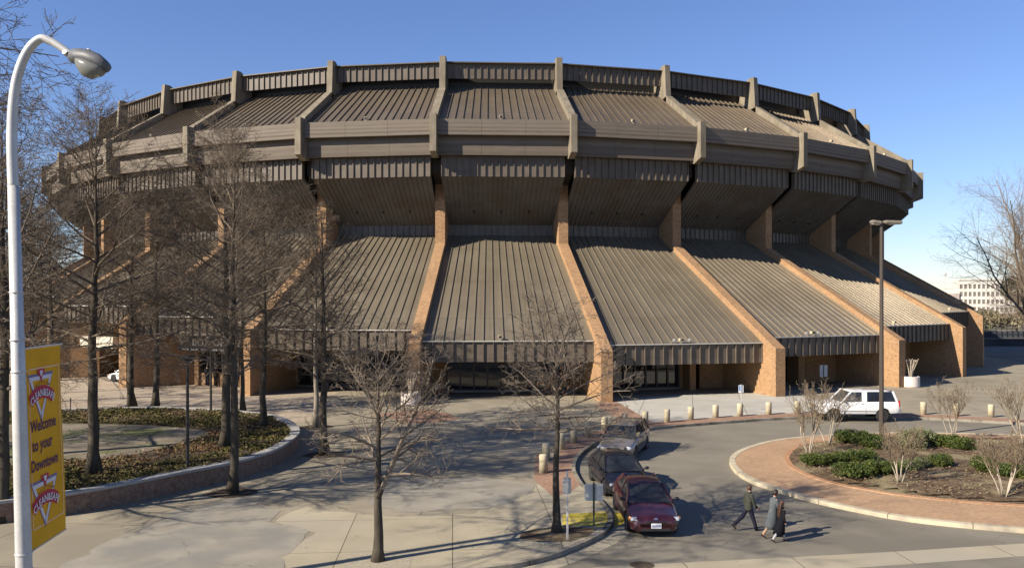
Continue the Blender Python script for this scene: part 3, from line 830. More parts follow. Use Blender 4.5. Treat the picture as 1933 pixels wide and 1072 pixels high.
# ================================================================ BARE TREES
class Tree:
    def __init__(s, seed): s.r = random.Random(seed); s.seg = []; s.limb = MB(); s.tips = []; s.trunk = MB()
    def vec(s): return Vector((s.r.gauss(0, 1), s.r.gauss(0, 1), s.r.gauss(0, 1)))
    def branch(s, p, d, L, r, lev, maxlev, cfg):
        n = 5 if lev <= 1 else (4 if lev == 2 else 3)
        pts = [p.copy()]; rad = [r]; d = d.normalized()
        up = cfg['up'][min(lev, len(cfg['up']) - 1)]; wob = cfg['wob'][min(lev, len(cfg['wob']) - 1)]
        for k in range(n):
            d = (d + s.vec() * wob + Vector((0, 0, up))).normalized()
            p = p + d * (L / n); pts.append(p.copy()); rad.append(max(.0058, r * (1 - (k + 1) / n * .78)))
        if lev <= 1: s.limb.tube(pts, rad, 6 if lev == 1 else 8)
        else:
            for k in range(n): s.seg.append((pts[k], pts[k + 1], rad[k], rad[k + 1]))
        if lev >= maxlev: s.tips.append(pts[-1]); return
        nc = cfg['n'][lev]
        nc = max(2, int(nc * (.75 + .5 * s.r.random()) * min(1.0, .5 + L / cfg['Lref'][lev] * .5)))
        for k in range(nc):
            t = .18 + .8 * (k + s.r.random() * .7) / nc
            i = min(n - 1, int(t * n)); q = pts[i].lerp(pts[i + 1], t * n - i)
            dd = (pts[i + 1] - pts[i]).normalized()
            side = dd.cross(s.vec()).normalized()
            a = R(cfg['ang'][min(lev, len(cfg['ang']) - 1)] + s.r.gauss(0, 9))
            nd = dd * math.cos(a) + side * math.sin(a)
            if cfg.get('flat') and lev >= 1: nd.z *= cfg['flat']
            rr = max(.0068, r * (1 - t * .75) * .55)
            s.branch(q, nd, L * cfg['len'][min(lev, len(cfg['len']) - 1)] * (1.15 - .6 * t) * s.r.uniform(.75, 1.2), rr, lev + 1, maxlev, cfg)
    def build(s, name, mt, mb_, parent):
        s.trunk.build('trunk', mt, parent, True)
        segs = s.seg; n = len(segs)
        p0 = np.array([g[0] for g in segs]); p1 = np.array([g[1] for g in segs]); r0 = np.array([g[2] for g in segs])[:, None]; r1 = np.array([g[3] for g in segs])[:, None]
        d = p1 - p0; d /= np.linalg.norm(d, axis=1)[:, None] + 1e-9
        a = np.cross(d, np.array([.3, .2, 1.0])); a /= np.linalg.norm(a, axis=1)[:, None] + 1e-9; b = np.cross(d, a)
        V = []
        for (c, rr) in ((p0, r0), (p1, r1)):
            for k in range(3):
                t = 2 * math.pi * k / 3; V.append(c + (a * math.cos(t) + b * math.sin(t)) * rr)
        v = np.stack(V, 1).reshape(-1, 3); base = np.arange(n)[:, None] * 6
        f = np.concatenate([base + np.array([[k, (k + 1) % 3, 3 + (k + 1) % 3, 3 + k]]) for k in range(3)])
        lv = np.array(s.limb.v) if s.limb.v else np.zeros((0, 3))
        me = np_mesh('twigs', v, f)
        # join limbs and twigs into the one crown mesh
        bm = bmesh.new(); bm.from_mesh(me)
        if len(lv):
            lm = s.limb.mesh('limb'); bm.from_mesh(lm)
        bm.to_mesh(me); bm.free()
        return link('crown', me, mb_, parent)

M['bark'] = mottled('grey_brown_bark', (.06, .05, .038), (.115, .097, .073), 6, .92, 30, .6, .1, stretch=(1, 1, .2))
M['twig'] = mottled('brown_twigs', (.15, .115, .083), (.215, .172, .128), 1.5, .9, 8, 0, .1)
M['twig_pale'] = mottled('pale_brown_twigs', (.21, .165, .12), (.30, .24, .18), 1.5, .9, 8, 0, .1)
M['palebark'] = mottled('pale_smooth_bark', (.34, .28, .21), (.50, .43, .34), 5, .7, 30, .3, .2, stretch=(1, 1, .2))
M['paletwig'] = mottled('tan_twigs', (.20, .15, .10), (.29, .23, .155), 1.5, .85, 8, 0, .1)

def oak(seed, H, r, clear, spread, nl=26, lean=(0, 0), el0=4, el1=66, lowup=.0, rf=.40, rnd=False, tw='twig', mult=1.0):
    """straight-leader street oak: many side limbs, low ones level or drooping, high ones rising"""
    t = Tree(seed); g = t.r
    e = empty('bare_tree'); tp = []; tr = []; n = 14
    p = Vector((0, 0, -.1)); dx = Vector((lean[0], lean[1], 1)).normalized()
    for k in range(n + 1):
        s = k / n; fl = 1.0 + .55 * max(0, 1 - s * H / .7) ** 2
        tp.append(p.copy()); tr.append(max(.012, r * (1 - s) ** .85 * fl))
        p = p + (dx + Vector((g.gauss(0, .035), g.gauss(0, .035), 0))).normalized() * (H / n)
    t.trunk.tube(tp, tr, 10)
    cfg = dict(up=[0, .02, .05, .07, .08], wob=[.05, .11, .15, .2, .22], n=[0, 11, 9, 7, 3], Lref=[1, spread, spread * .5, spread * .25, spread * .12], ang=[0, 48, 45, 42, 40], len=[0, .50, .50, .50, .5], flat=.75)
    for k in range(nl):
        s = clear / H + (1 - clear / H) * ((k + g.random() * .8) / nl) ** .9 * .97
        i = min(n - 1, int(s * n)); q = tp[i].lerp(tp[i + 1], s * n - i)
        u = (s - clear / H) / (1 - clear / H)
        az = k * 2.4 + g.gauss(0, .4); el = R(el0 + el1 * u ** .9 + g.gauss(0, 8))
        L = spread * (1.0 - .72 * u ** 1.3) * g.uniform(.75, 1.15) * (.75 + .25 * min(1, u * 6))
        if rnd: L = spread * (1.05 - .6 * abs(u - .3)) * g.uniform(.8, 1.15)
        rr = r * (1 - s) ** .85 * rf + .012
        c2 = dict(cfg, n=[0] + [v_ * mult for v_ in cfg['n'][1:]]); c2['up'] = [0, lowup + .06 * u, .05, .07, .08]
        t.branch(q, Vector((math.cos(az) * math.cos(el), math.sin(az) * math.cos(el), math.sin(el))), L, rr, 1, 4, c2)
    t.build('bare_tree', M['bark'], M[tw], e)
    return e, t
protos = [oak(11, 15.2, .22, 5.4, 4.6, 32, rnd=True), oak(23, 14.8, .185, 4.9, 4.2, 30), oak(37, 15.4, .25, 4.4, 5.6, 32, el0=10), oak(41, 13.4, .16, 3.8, 3.8, 30), oak(53, 15.0, .20, 5.4, 4.2, 30, el0=8, el1=58, rnd=True), oak(67, 14.2, .21, 4.0, 4.8, 28, el0=12, el1=60)]
# (px, py of the foot, z, prototype, height scale, width scale, turn, label)
TR = [
    (178, 893, .62, 0, .98, 1.0, .3, 'tall bare tree standing in the ivy at the front of the raised planter'),
    (438, 930, 0, 1, 1.0, .95, 1.2, 'slim bare tree in its own pit just outside the planter wall'),
    (424, 846, .62, 4, 1.02, 1.1, 2.0, 'bare tree inside the planter directly behind the slim tree at its wall'),
    (250, 766, .62, 1, 1.0, 1.15, 4.2, 'left one of the two bare trees at the far rim of the planter'),
    (293, 769, .62, 5, 1.02, .95, .9, 'thick bare tree with a low fork at the far rim of the planter'),
    (497, 806, .62, 3, 1.08, 1.15, 3.1, 'bare tree rising from the round right end of the planter'),
    (459, 776, 0, 4, .92, .8, 5.0, 'bare tree on the pavers behind the round planter end, before the box office'),
    (597, 806, 0, 3, 1.02, .95, .2, 'slim pale bare tree farther back on the plaza, right of the planter'),
    (613, 858, 0, 5, .88, .95, 2.6, 'bare tree in a dark soil pit on the plaza between planter and small trees'),
    (95, 800, 0, 5, 1.0, 1.05, 1.9, 'bare tree far left, its trunk rising behind the yellow banner'),
    (4, 984, 0, 2, 1.0, .8, 3.7, 'big dark bare tree at the left edge beside the street lamp'),
    (-150, 905, 0, 0, 1.22, 1.35, 2.2, 'tall bare tree outside the left edge whose branches reach in over the lamp'),
    (40, 745, 0, 4, .98, .9, .5, 'bare tree far back at the left, before the brick end of the arena'),
    (-70, 790, 0, 1, 1.1, 1.2, 5.5, 'bare tree at the far left side of the plaza, mostly out of the picture'),
    (-330, 1010, 0, 2, 1.0, 1.0, 1.0, 'bare tree outside the left edge nearest the street, its long shadow on the plaza'),
    (-480, 900, 0, 0, 1.0, 1.1, 4.0, 'bare tree farther outside the left edge, its shadow on the plaza'),
    (60, 760, 0, 3, 1.1, 1.1, 3.3, 'thin bare tree close to the left wing of the arena'),
]
over = oak(88, 17.5, .26, 10.0, 6.2, 26, el0=-8, el1=60, lowup=.0); over[0].location = (-15.2, 18.2, 0)
tag(over[0], 'high bare tree outside the left edge, its branches hanging in above the street lamp', 'tree', 'bare trees on the plaza and planter')
used = set()
for px, py, z, k, hs, ws, rz, lab in TR:
    o = protos[k][0] if k not in used else copy_tree(protos[k][0])
    used.add(k); o.location = U(px, py, z); o.rotation_euler.z = rz; o.scale = (ws * 1.03, ws * 1.03, hs * .89)
    tag(o, lab, 'tree', 'bare trees on the plaza and planter')
    for ch in o.children:
        if k == 3 and px == 597 and ch.name.startswith('trunk'):
            ch.data = ch.data.copy(); ch.data.materials[0] = mottled('light_grey_bark', (.20, .17, .13), (.30, .26, .20), 6, .9, 30, .5, .1, stretch=(1, 1, .2))
# trees far away at the right edge
def spreading(seed, H, r, fork_h, nl, spread, tw, name='bare_tree', cfgx=None, trunk=None, lean=.05, bark='bark', maxlev=4, el0=45):
    t = Tree(seed); g = t.r; e = empty(name)
    cfg = dict(up=[0, .04, .04, .05, .05], wob=[.05, .12, .17, .2, .25], n=[0, 8, 6, 5, 3], Lref=[1, spread, spread * .5, spread * .25, spread * .12], ang=[0, 42, 42, 40, 38], len=[0, .55, .5, .5, .5])
    if cfgx: cfg.update(cfgx)
    pts = []; p = Vector((0, 0, -.1)); n = 5; d = Vector((g.gauss(0, lean), g.gauss(0, lean), 1))
    rr = []
    for k in range(n + 1):
        pts.append(p.copy()); rr.append(r * (1 - .35 * k / n) * (1.35 if k == 0 else 1)); p = p + (d + Vector((g.gauss(0, .05), g.gauss(0, .05), 0))).normalized() * (fork_h + .1) / n
    t.trunk.tube(pts, rr, 10); top = pts[-1]
    for k in range(nl):
        az = k * 2.4 + g.gauss(0, .3); el = R(el0 + 38 * (k / nl) + g.gauss(0, 6))
        q = top - Vector((0, 0, fork_h * .38 * (1 - k / nl) * (1 if nl > 5 else .3)))
        if q.z < fork_h: q = pts[-2].lerp(top, max(0, 1 - (fork_h - q.z) / (fork_h / 5))) if fork_h - q.z < fork_h / 5 else pts[-3].lerp(pts[-2], .5)
        L = (H - fork_h) * g.uniform(.75, 1.0) if el > R(60) else spread * g.uniform(.8, 1.1)
        t.branch(q, Vector((math.cos(az) * math.cos(el), math.sin(az) * math.cos(el), math.sin(el))), L, r * .5, 1, maxlev, cfg)
    t.build(name, M[bark], M[tw], e)
    return e, t
far_t, _ = spreading(71, 20, .34, 4, 13, 9, 'twig_pale', cfgx=dict(n=[0, 12, 9, 7, 3]))
for j, (x, y, s, rz, lab) in enumerate([(62, 100, 1.15, 0, 'large bare tree at the right edge before the parking deck'), (74, 112, 1.0, 2.2, 'bare tree behind the large one at the right edge'), (93, 150, .8, 4.0, 'small bare tree beyond the road, right of the pale parking deck')]):
    o = far_t if j == 0 else copy_tree(far_t); o.location = (x, y, -.1); o.scale = (s, s, s); o.rotation_euler.z = rz
    tag(o, lab, 'tree', 'bare trees at the right edge')
# the two small street trees in front
a, _ = oak(102, 5.9, .15, 2.4, 2.35, 20, (.0, 0), 14, 52, .0, .40, True, 'twig_pale', .68)
a.location = U(713, 1058); tag(a, 'small bare street tree forking into a leaning right limb, standing in a gravel pit', 'tree', 'small bare street trees')
b_, tb = oak(204, 6.4, .135, 3.2, 2.6, 26, (.0, 0), 2, 62, .0, .40, True, 'twig_pale', .66)
b_.location = U(1051, 1003); tag(b_, 'small bare street tree with some brown leaves, on the kerb corner by the signs', 'tree', 'small bare street trees')
# a second limb from the fork of the first
t2 = Tree(7); cfg = dict(up=[0, .05, .03, .03, .03], wob=[.05, .12, .22, .25, .3], n=[0, 12, 8, 6, 3], Lref=[1, 3, 1.5, .7, .4], ang=[0, 45, 50, 50, 50], len=[0, .42, .5, .5, .5])
t2.branch(Vector((.10, 0, 2.05)), Vector((.5, .1, 1)), 4.0, .085, 1, 4, cfg)
t2.trunk.tube([(.0, 0, 1.8), (.12, .01, 2.12)], [.11, .085], 8)
e2 = empty('tmp'); t2.build('limb', M['bark'], M['twig_pale'], e2)
for ch in list(e2.children):
    ch.parent = a; ch.name = 'limb' if ch.name.startswith('trunk') else 'limb_twigs'
bpy.data.objects.remove(e2)
# brown leaves still hanging
rngl = np.random.default_rng(9)
cc = np.concatenate([rngl.normal((.05, 0, 4.75), (.28, .3, .22), (150, 3)), rngl.normal((-.1, .1, 5.2), (.5, .5, .4), (60, 3))])
v, f = leaf_cloud(cc, .055, rngl, 0); link('brown_leaves', np_mesh('brown_leaves', v, f), M['brownleaf'], b_)
tL = [o for o in COL.objects if o.get('label', '').startswith('thick bare tree with a low fork')][0]
cc = np.concatenate([rngl.normal((1.6, -.5, 12.2), (.5, .5, .35), (260, 3)), rngl.normal((1.8, -.3, 10.6), (.35, .4, .3), (160, 3)), rngl.normal((-.8, .3, 8.6), (1.2, .8, .5), (160, 3))])
v, f = leaf_cloud(cc, .09, rngl, 0); link('brown_leaves', np_mesh('brown_leaves', v, f), M['brownleaf'], tL)

# crape myrtles: several pale stems fanning up from the ground
def myrtle(seed, H, spread, stems, tw):
    t = Tree(seed); g = t.r; e = empty('crape_myrtle')
    cfg = dict(up=[0, .10, .09, .08, .08], wob=[.03, .07, .1, .13, .2], n=[0, 7, 6, 5, 3], Lref=[1, H * .6, H * .4, H * .2, .3], ang=[0, 24, 26, 28, 30], len=[0, .6, .6, .55, .5])
    for k in range(stems):
        az = k * 2.4 + g.gauss(0, .3); l = .09 if stems > 1 else 0
        d = Vector((math.cos(az) * spread, math.sin(az) * spread, 1)).normalized()
        p = Vector((math.cos(az) * l, math.sin(az) * l, -.05)); pts = [p.copy()]; n = 4; h1 = H * g.uniform(.38, .48)
        for q in range(n):
            d = (d + t.vec() * .07).normalized(); p = p + d * h1 / n; pts.append(p.copy())
        r0 = .030
        t.trunk.tube(pts, [r0 * (1 - .4 * i / n) for i in range(n + 1)], 7)
        for j in range(4):
            dd = (d + t.vec() * .22).normalized()
            t.branch(pts[-1 if j < 2 else -2], dd, H * g.uniform(.42, .58), .02, 2, 5, dict(cfg, n=[0, 0, 5, 4, 3, 3], Lref=[1, 1, H * .5, H * .3, H * .2, 1], up=cfg['up'] + [.05], wob=cfg['wob'] + [.2], len=[0, 0, .55, .5, .5, .5], ang=[0, 0, 26, 30, 32, 30]))
    t.build('crape_myrtle', M['palebark'], M[tw], e)
    return e
my = [myrtle(1, 3.1, .32, 5, 'paletwig'), myrtle(5, 2.45, .30, 5, 'paletwig'), myrtle(9, 2.5, .36, 6, 'paletwig')]
MY = [(1528, 855, 0, 1.0, .3, 'pale-stemmed crape myrtle nearest the left tip of the island bed'), (1562, 837, 0, .98, 2.2, 'pale-stemmed crape myrtle in front of the hood of the white off-roader'),
      (1698, 908, 1, 1.0, 1.0, 'bushy crape myrtle behind the middle of the brick walk, between shrubs'), (1797, 829, 0, .98, 4.1, 'crape myrtle at the far side of the bed, right of the white off-roader'),
      (1894, 933, 2, .98, .4, 'thick-topped crape myrtle at the front right of the bed'), (1932, 838, 0, 1.15, 5.2, 'crape myrtle at the far right corner of the bed'), (1990, 905, 1, 1.0, 3.0, 'crape myrtle just outside the right edge of the picture')]
us = set()
for px, py, k, s, rz, lab in MY:
    o = my[k] if k not in us else copy_tree(my[k]); us.add(k)
    o.location = U(px, py, .15); o.location.z = .12; o.scale = (s, s, s); o.rotation_euler.z = rz
    tag(o, lab, 'ornamental tree', 'crape myrtles in the island bed')

# evergreen shrubs
M['shrub'] = leafmat('glossy_shrub_leaves', (.03, .048, .010), (.085, .115, .022), (.12, .135, .03), 2.2, .6, .25)
M['shrub_pale'] = leafmat('grey_green_shrub_leaves', (.10, .12, .05), (.17, .19, .08), (.14, .13, .07), 2.2, .6, .3)
def shrub(seed, mat, n=3200, size=.05):
    r = np.random.default_rng(seed); e = empty('shrub'); pts = []
    lobes = [(r.uniform(-.4, .4), r.uniform(-.4, .4), r.uniform(.35, .62), r.uniform(.33, .46)) for _ in range(8)]
    while len(pts) < n:
        lx, ly, lz, lr = lobes[r.integers(8)]
        d_ = r.normal(size=3); d_ /= np.linalg.norm(d_); rad = lr * (1 - abs(r.normal(0, .16)))
        p = np.array([lx, ly, lz]) + d_ * rad
        if p[2] > .05: pts.append(p)
    v, f = leaf_cloud(pts, size, r, .2); link('foliage', np_mesh('foliage', v, f), M[mat], e)
    mb = MB()
    for k in range(7):
        a_ = k * .9; mb.tube([(0, 0, -.05), (math.cos(a_) * .18, math.sin(a_) * .18, .3), (math.cos(a_) * .36, math.sin(a_) * .36, .62)], [.022, .016, .008], 5)
    mb.build('stem', M['bark'], e)
    return e
sh = [shrub(1, 'shrub'), shrub(2, 'shrub'), shrub(3, 'shrub'), shrub(4, 'shrub_pale', 2400, .045)]
ordn = ['first', 'second', 'third', 'fourth', 'fifth', 'sixth', 'seventh', 'eighth', 'ninth', 'tenth', 'eleventh', 'twelfth', 'thirteenth']
SH = [([(1603, 838), (1630, 843), (1655, 850)], 1.28, 'in the back row beside the tall lamp post', 0),
      ([(1540, 881), (1566, 880), (1592, 877), (1617, 876), (1643, 872)], 1.0, 'in the front left row of the bed', 0),
      ([(1602, 904), (1629, 903), (1656, 901), (1682, 897)], 1.08, 'in the foremost row before the bushy crape myrtle', 0),
      ([(1781, 846), (1806, 848), (1827, 853)], 1.15, 'in the back row right of the tall lamp post', 0),
      ([(1783, 884)], 1.05, 'standing alone in the middle of the mulch', 0),
      ([(1857, 891), (1876, 897), (1915, 905), (1940, 908)], 1.05, 'round the thick-topped crape myrtle at the right', 0),
      ([(1722, 850), (1742, 846)], 1.5, 'tall and olive green behind the bushy crape myrtle', 3),
      ([(1722, 893), (1747, 887)], .95, 'pale grey-green right of the bushy crape myrtle', 3)]
us = set(); ks = 0
for pts, s, where, kd in SH:
    for j, (px, py) in enumerate(pts):
        k = 3 if kd == 3 else ks % 3; ks += 1
        o = sh[k] if k not in us else copy_tree(sh[k]); us.add(k)
        c = U(px, py, .1); o.location = (c.x, c.y + .3, .12); o.rotation_euler.z = ks * 1.7
        sx = s * .74 * random.uniform(.92, 1.08); o.scale = (sx, sx, s * .60 * random.uniform(.85, 1.05) * (1.2 if s > 1.4 else 1))
        lead = 'evergreen shrub ' if kd != 3 else 'shrub '
        tag(o, lead + where + (', %s from the left' % ordn[j] if len(pts) > 1 else ''), 'shrub', 'low shrubs in the island bed')

# ================================================================ FAR BACKGROUND ON THE RIGHT
deck = empty('office_block', (223, 378, -2))
tag(deck, 'pale distant office block with rows of small square windows behind bare trees', 'building')
mb = MB(); Wd, Dp, Ht = 44.0, 20.0, 16.8
M['offwall'] = mottled('pale_office_wall', (.66, .62, .54), (.74, .70, .62), .3, .85, 5, 0, .2)
cols, rows = 24, 4; x0 = -Wd / 2
# wall with real openings: piers and spandrels round recessed panes
z_lo = [2.6 + 3.4 * k for k in range(4)]; wh = 2.0; pw = Wd / cols
for k in range(cols + 1):
    mb.box((x0 + k * pw, 0, Ht / 2), (.62, .5, Ht))
for k in range(5):
    za = 0 if k == 0 else z_lo[k - 1] + wh; zb = Ht - .01 if k == 4 else z_lo[k]
    mb.box((0, .03, (za + zb) / 2), (Wd - .1, .46, zb - za))
mb.box((0, Dp / 2 + .3, Ht / 2), (Wd, Dp, Ht - .6))
mb.build('wall', M['offwall'], deck)
wm = MB(); wm.box((0, 0, 0), (pw - .5, .06, wh + .1)); wme = wm.mesh('window'); wme.materials.append(plain('hazed_window_glass', (.17, .15, .13), .4))  # pane colour lightened to paint in the distance haze
for k in range(cols):
    for j in range(4):
        o = bpy.data.objects.new('window', wme); COL.objects.link(o); o.parent = deck; o.location = (x0 + (k + .5) * pw, .0 - .02 + .12, z_lo[j] + wh / 2)
mb = MB(); mb.box((0, -.1, Ht + .1), (Wd + .5, 1.0, .5)); mb.build('cornice', M['offwall'], deck)
mb = MB(); mb.box((-Wd / 2 - 1.3, 3, 5.4), (2.4, 8, 10.8)); mb.build('stair_tower', mottled('pink_stair_tower', (.44, .36, .31), (.50, .42, .37), .5, .9, 5, 0), deck)
deck.rotation_euler.z = R(-14)
# mast
m_ = empty('mast', (153, 300, -.3)); tag(m_, 'thin tall lighting mast beyond the arena, beside the pale office block', 'mast')
mb = MB(); mb.tube([(0, 0, 0), (0, 0, 15.4)], [.16, .09], 6); mb.build('pole', M['galv'], m_)
mb = MB(); mb.lathe([(.1, 15.2), (.5, 15.4), (.5, 15.9), (.1, 16.0)], 8); mb.build('lamp_head', M['galv'], m_)
# dark road with low walls, brush behind
wl_ = empty('parapet_wall', (90, 128, 0)); tag(wl_, 'low dark parapet wall beyond the right side of the plaza', 'wall')
mb = MB(); mb.box((0, 0, .35), (90, .4, 1.3)); mb.build('wall', mottled('dark_parapet', (.06, .06, .07), (.10, .10, .11), .5, .9, 10, .1), wl_)
mb = MB(); mb.box((0, 0, 1.06), (90.2, .6, .12)); mb.build('coping', M['conc'], wl_)
fe = empty('railing_fence', (100, 158, 0)); tag(fe, 'long dark railing fence in front of the brush at the right', 'fence')
mb = MB()
for k in range(90): mb.box((-45 + k, 0, 1.1), (.07, .07, 2.2))
mb.build('picket', M['black_metal'], fe)['kind'] = 'stuff'
mb = MB()
for z in (.5, 1.5, 2.15): mb.box((0, .05, z), (90, .06, .1))
mb.box((0, .3, .2), (90, .3, 1.5)); mb.build('rail', plain('blue_dark_rail', (.05, .055, .07), .7), fe)
sheet('far_road', [(52, 62), (62, 124), (52, 150), (160, 150), (150, 62)], .012, M['asphalt'])
rg_ = np.random.default_rng(12); cc = []
M['brush'] = leafmat('winter_brush', (.15, .12, .075), (.22, .19, .12), (.14, .15, .07), .1, .95, .05)
for k in range(170):
    bx, by = rg_.uniform(85, 165), rg_.uniform(168, 230); h = rg_.uniform(2.2, 4.6)
    n_ = 260; th = rg_.uniform(0, 6.28, n_); rr = np.sqrt(rg_.uniform(0, 1, n_)) * rg_.uniform(2, 4)
    z = h * np.sqrt(np.clip(1 - (rr / 4.2) ** 2, 0, 1)) * rg_.uniform(.45, 1, n_)
    cc.append(np.stack([bx + rr * np.cos(th), by + rr * np.sin(th), z], 1))
cc = np.concatenate(cc); v, f = leaf_cloud(cc, .35, rg_, 0)
o = link('far_brush', np_mesh('far_brush', v, f), M['brush']); tag(o, kind='stuff')
# taller far trees behind, brownish
for j, (x, y, s, rz) in enumerate([(118, 175, .62, 1), (131, 190, .75, 3), (108, 182, .5, 5), (150, 215, .8, 2)]):
    o = copy_tree(far_t); o.location = (x, y, -.3); o.scale = (s * 1.2, s * 1.2, s * .9); o.rotation_euler.z = rz
    tag(o, ['bare brown tree rising from the brush just right of the arena', 'wide bare tree in the brush before the office block', 'low bare tree in the brush next to the arena wall', 'bare tree deep in the brush at the far right'][j], 'tree', 'bare trees in the far brush')
# conifer-dark tree beside the office block
ct = empty('evergreen_tree', (122, 205, -.3)); tag(ct, 'dark round evergreen tree in front of the office block', 'tree')
mb = MB(); mb.tube([(0, 0, 0), (0, 0, 7)], [.35, .12], 8); mb.build('trunk', M['bark'], ct)
pp = []
for k in range(2600):
    d_ = rg_.normal(size=3); d_ /= np.linalg.norm(d_); rad = rg_.uniform(.6, 1) * (1 + .25 * noise.noise(Vector(d_) * 2.3)); pp.append((d_[0] * 4 * rad, d_[1] * 4 * rad, 9.5 + d_[2] * 3.2 * rad))
v, f = leaf_cloud(pp, .3, rg_, 0); link('crown', np_mesh('crown', v, f), leafmat('dark_evergreen', (.05, .05, .025), (.10, .09, .05)), ct)
# left background: more brushy trees behind the plaza edge
for j, (x, y, s, rz, lab) in enumerate([(-62, 98, .75, 1.3, 'bare tree beyond the left end of the arena'), (-74, 120, .8, 2.9, 'bare tree farthest back on the left'), (-56, 86, .62, 4.4, 'bare tree close to the brick end wall on the left')]):
    o = copy_tree(far_t); o.location = (x, y, 0); o.scale = (s, s, s); o.rotation_euler.z = rz
    tag(o, lab, 'tree', 'bare trees behind the left edge')

# ================================================================ LAMPS, SIGNS, BOLLARDS
# street lamp in the foreground left, leaning slightly
sl = empty('street_lamp', (-6.06, 10.75, 0)); sl.rotation_euler = (0, R(-1.6), 0)
tag(sl, 'tall pale galvanised street lamp with a curved arm and cobra head, close at the left', 'street lamp')
mb = MB(); prof = [(0, .125), (2, .118), (3.9, .108), (3.93, .1)]
mb.tube([(0, 0, 0), (0, 0, 3), (0, 0, 6.0), (0, 0, 8.9)], [.118, .103, .085, .066], 24)
mb.build('pole', M['galv'], sl, True)
mb = MB(); arc = spline([(0, 0, 8.85), (.0, 0, 9.55), (.06, 0, 10.15), (.2, 0, 10.55), (.38, 0, 10.74), (.52, 0, 10.71), (.68, 0, 10.61), (.82, 0, 10.50)], 6)
mb.tube(arc, [.066 - .024 * i / (len(arc) - 1) for i in range(len(arc))], 20); mb.build('curved_arm', M['galv'], sl, True)
for z in (7.55, 6.95, 6.55, 4.25, 4.05):
    mb = MB(); mb.lathe([(.080 + .0085 * (z < 7) + .012 * (z < 6), z - .012), (.084 + .0085 * (z < 7) + .012 * (z < 6), z), (.080 + .0085 * (z < 7) + .012 * (z < 6), z + .012)], 24); mb.build('band', M['galv'], sl)
# cobra head: an upper housing and a lens bowl beneath
hd = Matrix.Translation((.77, 0, 10.53)) @ Matrix.Rotation(R(19), 4, 'Y') @ Matrix.Rotation(R(-14), 4, 'Z') @ Matrix.Rotation(R(-18), 4, 'X') @ Matrix.Scale(1.04, 4)
mb = MB(); rg = []
for x, wy, zt, zb in ((0, .05, .045, -.06), (.04, .085, .07, -.085), (.14, .12, .09, -.09), (.30, .15, .10, -.085), (.44, .135, .085, -.085), (.54, .09, .045, -.08), (.60, .03, -.01, -.07)):
    ring = []
    for k in range(16):
        t = 2 * math.pi * k / 16; c, s_ = math.cos(t), math.sin(t)
        ring.append(hd @ Vector((x, wy * (abs(c) ** .7) * (1 if c > 0 else -1), (zt if s_ > 0 else zb) * abs(s_) ** .8)))
    rg.append(ring)
mb.rings(rg); mb.build('lamp_housing', mottled('lamp_housing_grey', (.10, .105, .11), (.15, .155, .16), 8, .5, 60, .05), sl, True)
mb = MB(); rg = []
for x, wy, zb in ((.16, .07, -.10), (.2, .11, -.15), (.30, .135, -.215), (.40, .125, -.225), (.50, .09, -.17), (.55, .05, -.11)):
    rg.append([hd @ Vector((x, wy * math.cos(math.pi * k / 10), -.075 + (zb + .075) * math.sin(math.pi * k / 10))) for k in range(11)])
mb.rings(rg, cap=True)
gm, gnt, gb_ = newmat('prismatic_lens'); gb_.inputs['Base Color'].default_value = (.25, .25, .22, 1); gb_.inputs['Roughness'].default_value = .25; gb_.inputs['Transmission Weight'].default_value = .35
mb.build('lens', gm, sl, True)
mb = MB(); mb.lathe([(.001, .14), (.028, .135), (.03, .09)], 12, hd @ Matrix.Translation((.2, 0, 0))); mb.lathe([(.03, -.03), (.03, .03)], 10, hd @ Matrix.Translation((0, -.07, -.03)) @ Matrix.Rotation(R(90), 4, 'X'))
mb.build('fitting', M['drip'], sl)

# banner hung on two arms
BW, BH = 1.07, 2.57
def clothmat(name, c1, c2):
    m = mottled(name, c1, c2, 1.5, .8, 300, .1, .2); nt = m.node_tree; b = nt.nodes['Principled BSDF']
    tr = N(nt, 'ShaderNodeBsdfTranslucent'); mx = N(nt, 'ShaderNodeMixShader'); mx.inputs[0].default_value = .35
    nt.links.new(b.inputs['Base Color'].links[0].from_socket, tr.inputs[0]); nt.links.new(b.outputs[0], mx.inputs[1]); nt.links.new(tr.outputs[0], mx.inputs[2])
    nt.links.new(mx.outputs[0], nt.nodes['Material Output'].inputs[0]); return m
bn = empty('street_banner', (-6.20, 10.78, 4.29)); lean = R(-1.6)
ex = Vector((-.115, 1.0, 0)).normalized() * BW
bn.rotation_euler = (0, lean, math.atan2(ex.y, ex.x)); bn.rotation_mode = 'XYZ'
bn.matrix_world = Matrix.Translation((-6.14, 10.85, 4.25)) @ Matrix.Rotation(lean, 4, 'Y') @ Matrix.Rotation(math.atan2(ex.y, ex.x), 4, 'Z')
tag(bn, 'yellow cloth banner with purple welcome lettering and two triangle emblems on the left lamp post', 'banner')
M['cloth'] = clothmat('yellow_banner_cloth', (.58, .40, .035), (.64, .45, .05))
M['cloth2'] = mottled('yellow_banner_hem', (.56, .42, .02), (.62, .47, .03), 1.5, .75, 300, .1, .2)
M['purple'] = plain('purple_ink', (.055, .02, .06), .7); M['redink'] = plain('red_ink', (.42, .02, .05), .7); M['whiteink'] = plain('white_ink', (.62, .60, .62), .7); M['greyink'] = plain('blue_grey_ink', (.16, .14, .26), .7)
M['pinkline'] = plain('pale_pink_line', (.80, .55, .38), .7); M['goldink'] = plain('ochre_ink', (.30, .17, .02), .7)
bulge = lambda u, v: .012 * math.sin(v * 2.1 + .5) * math.sin(u * 2.0)
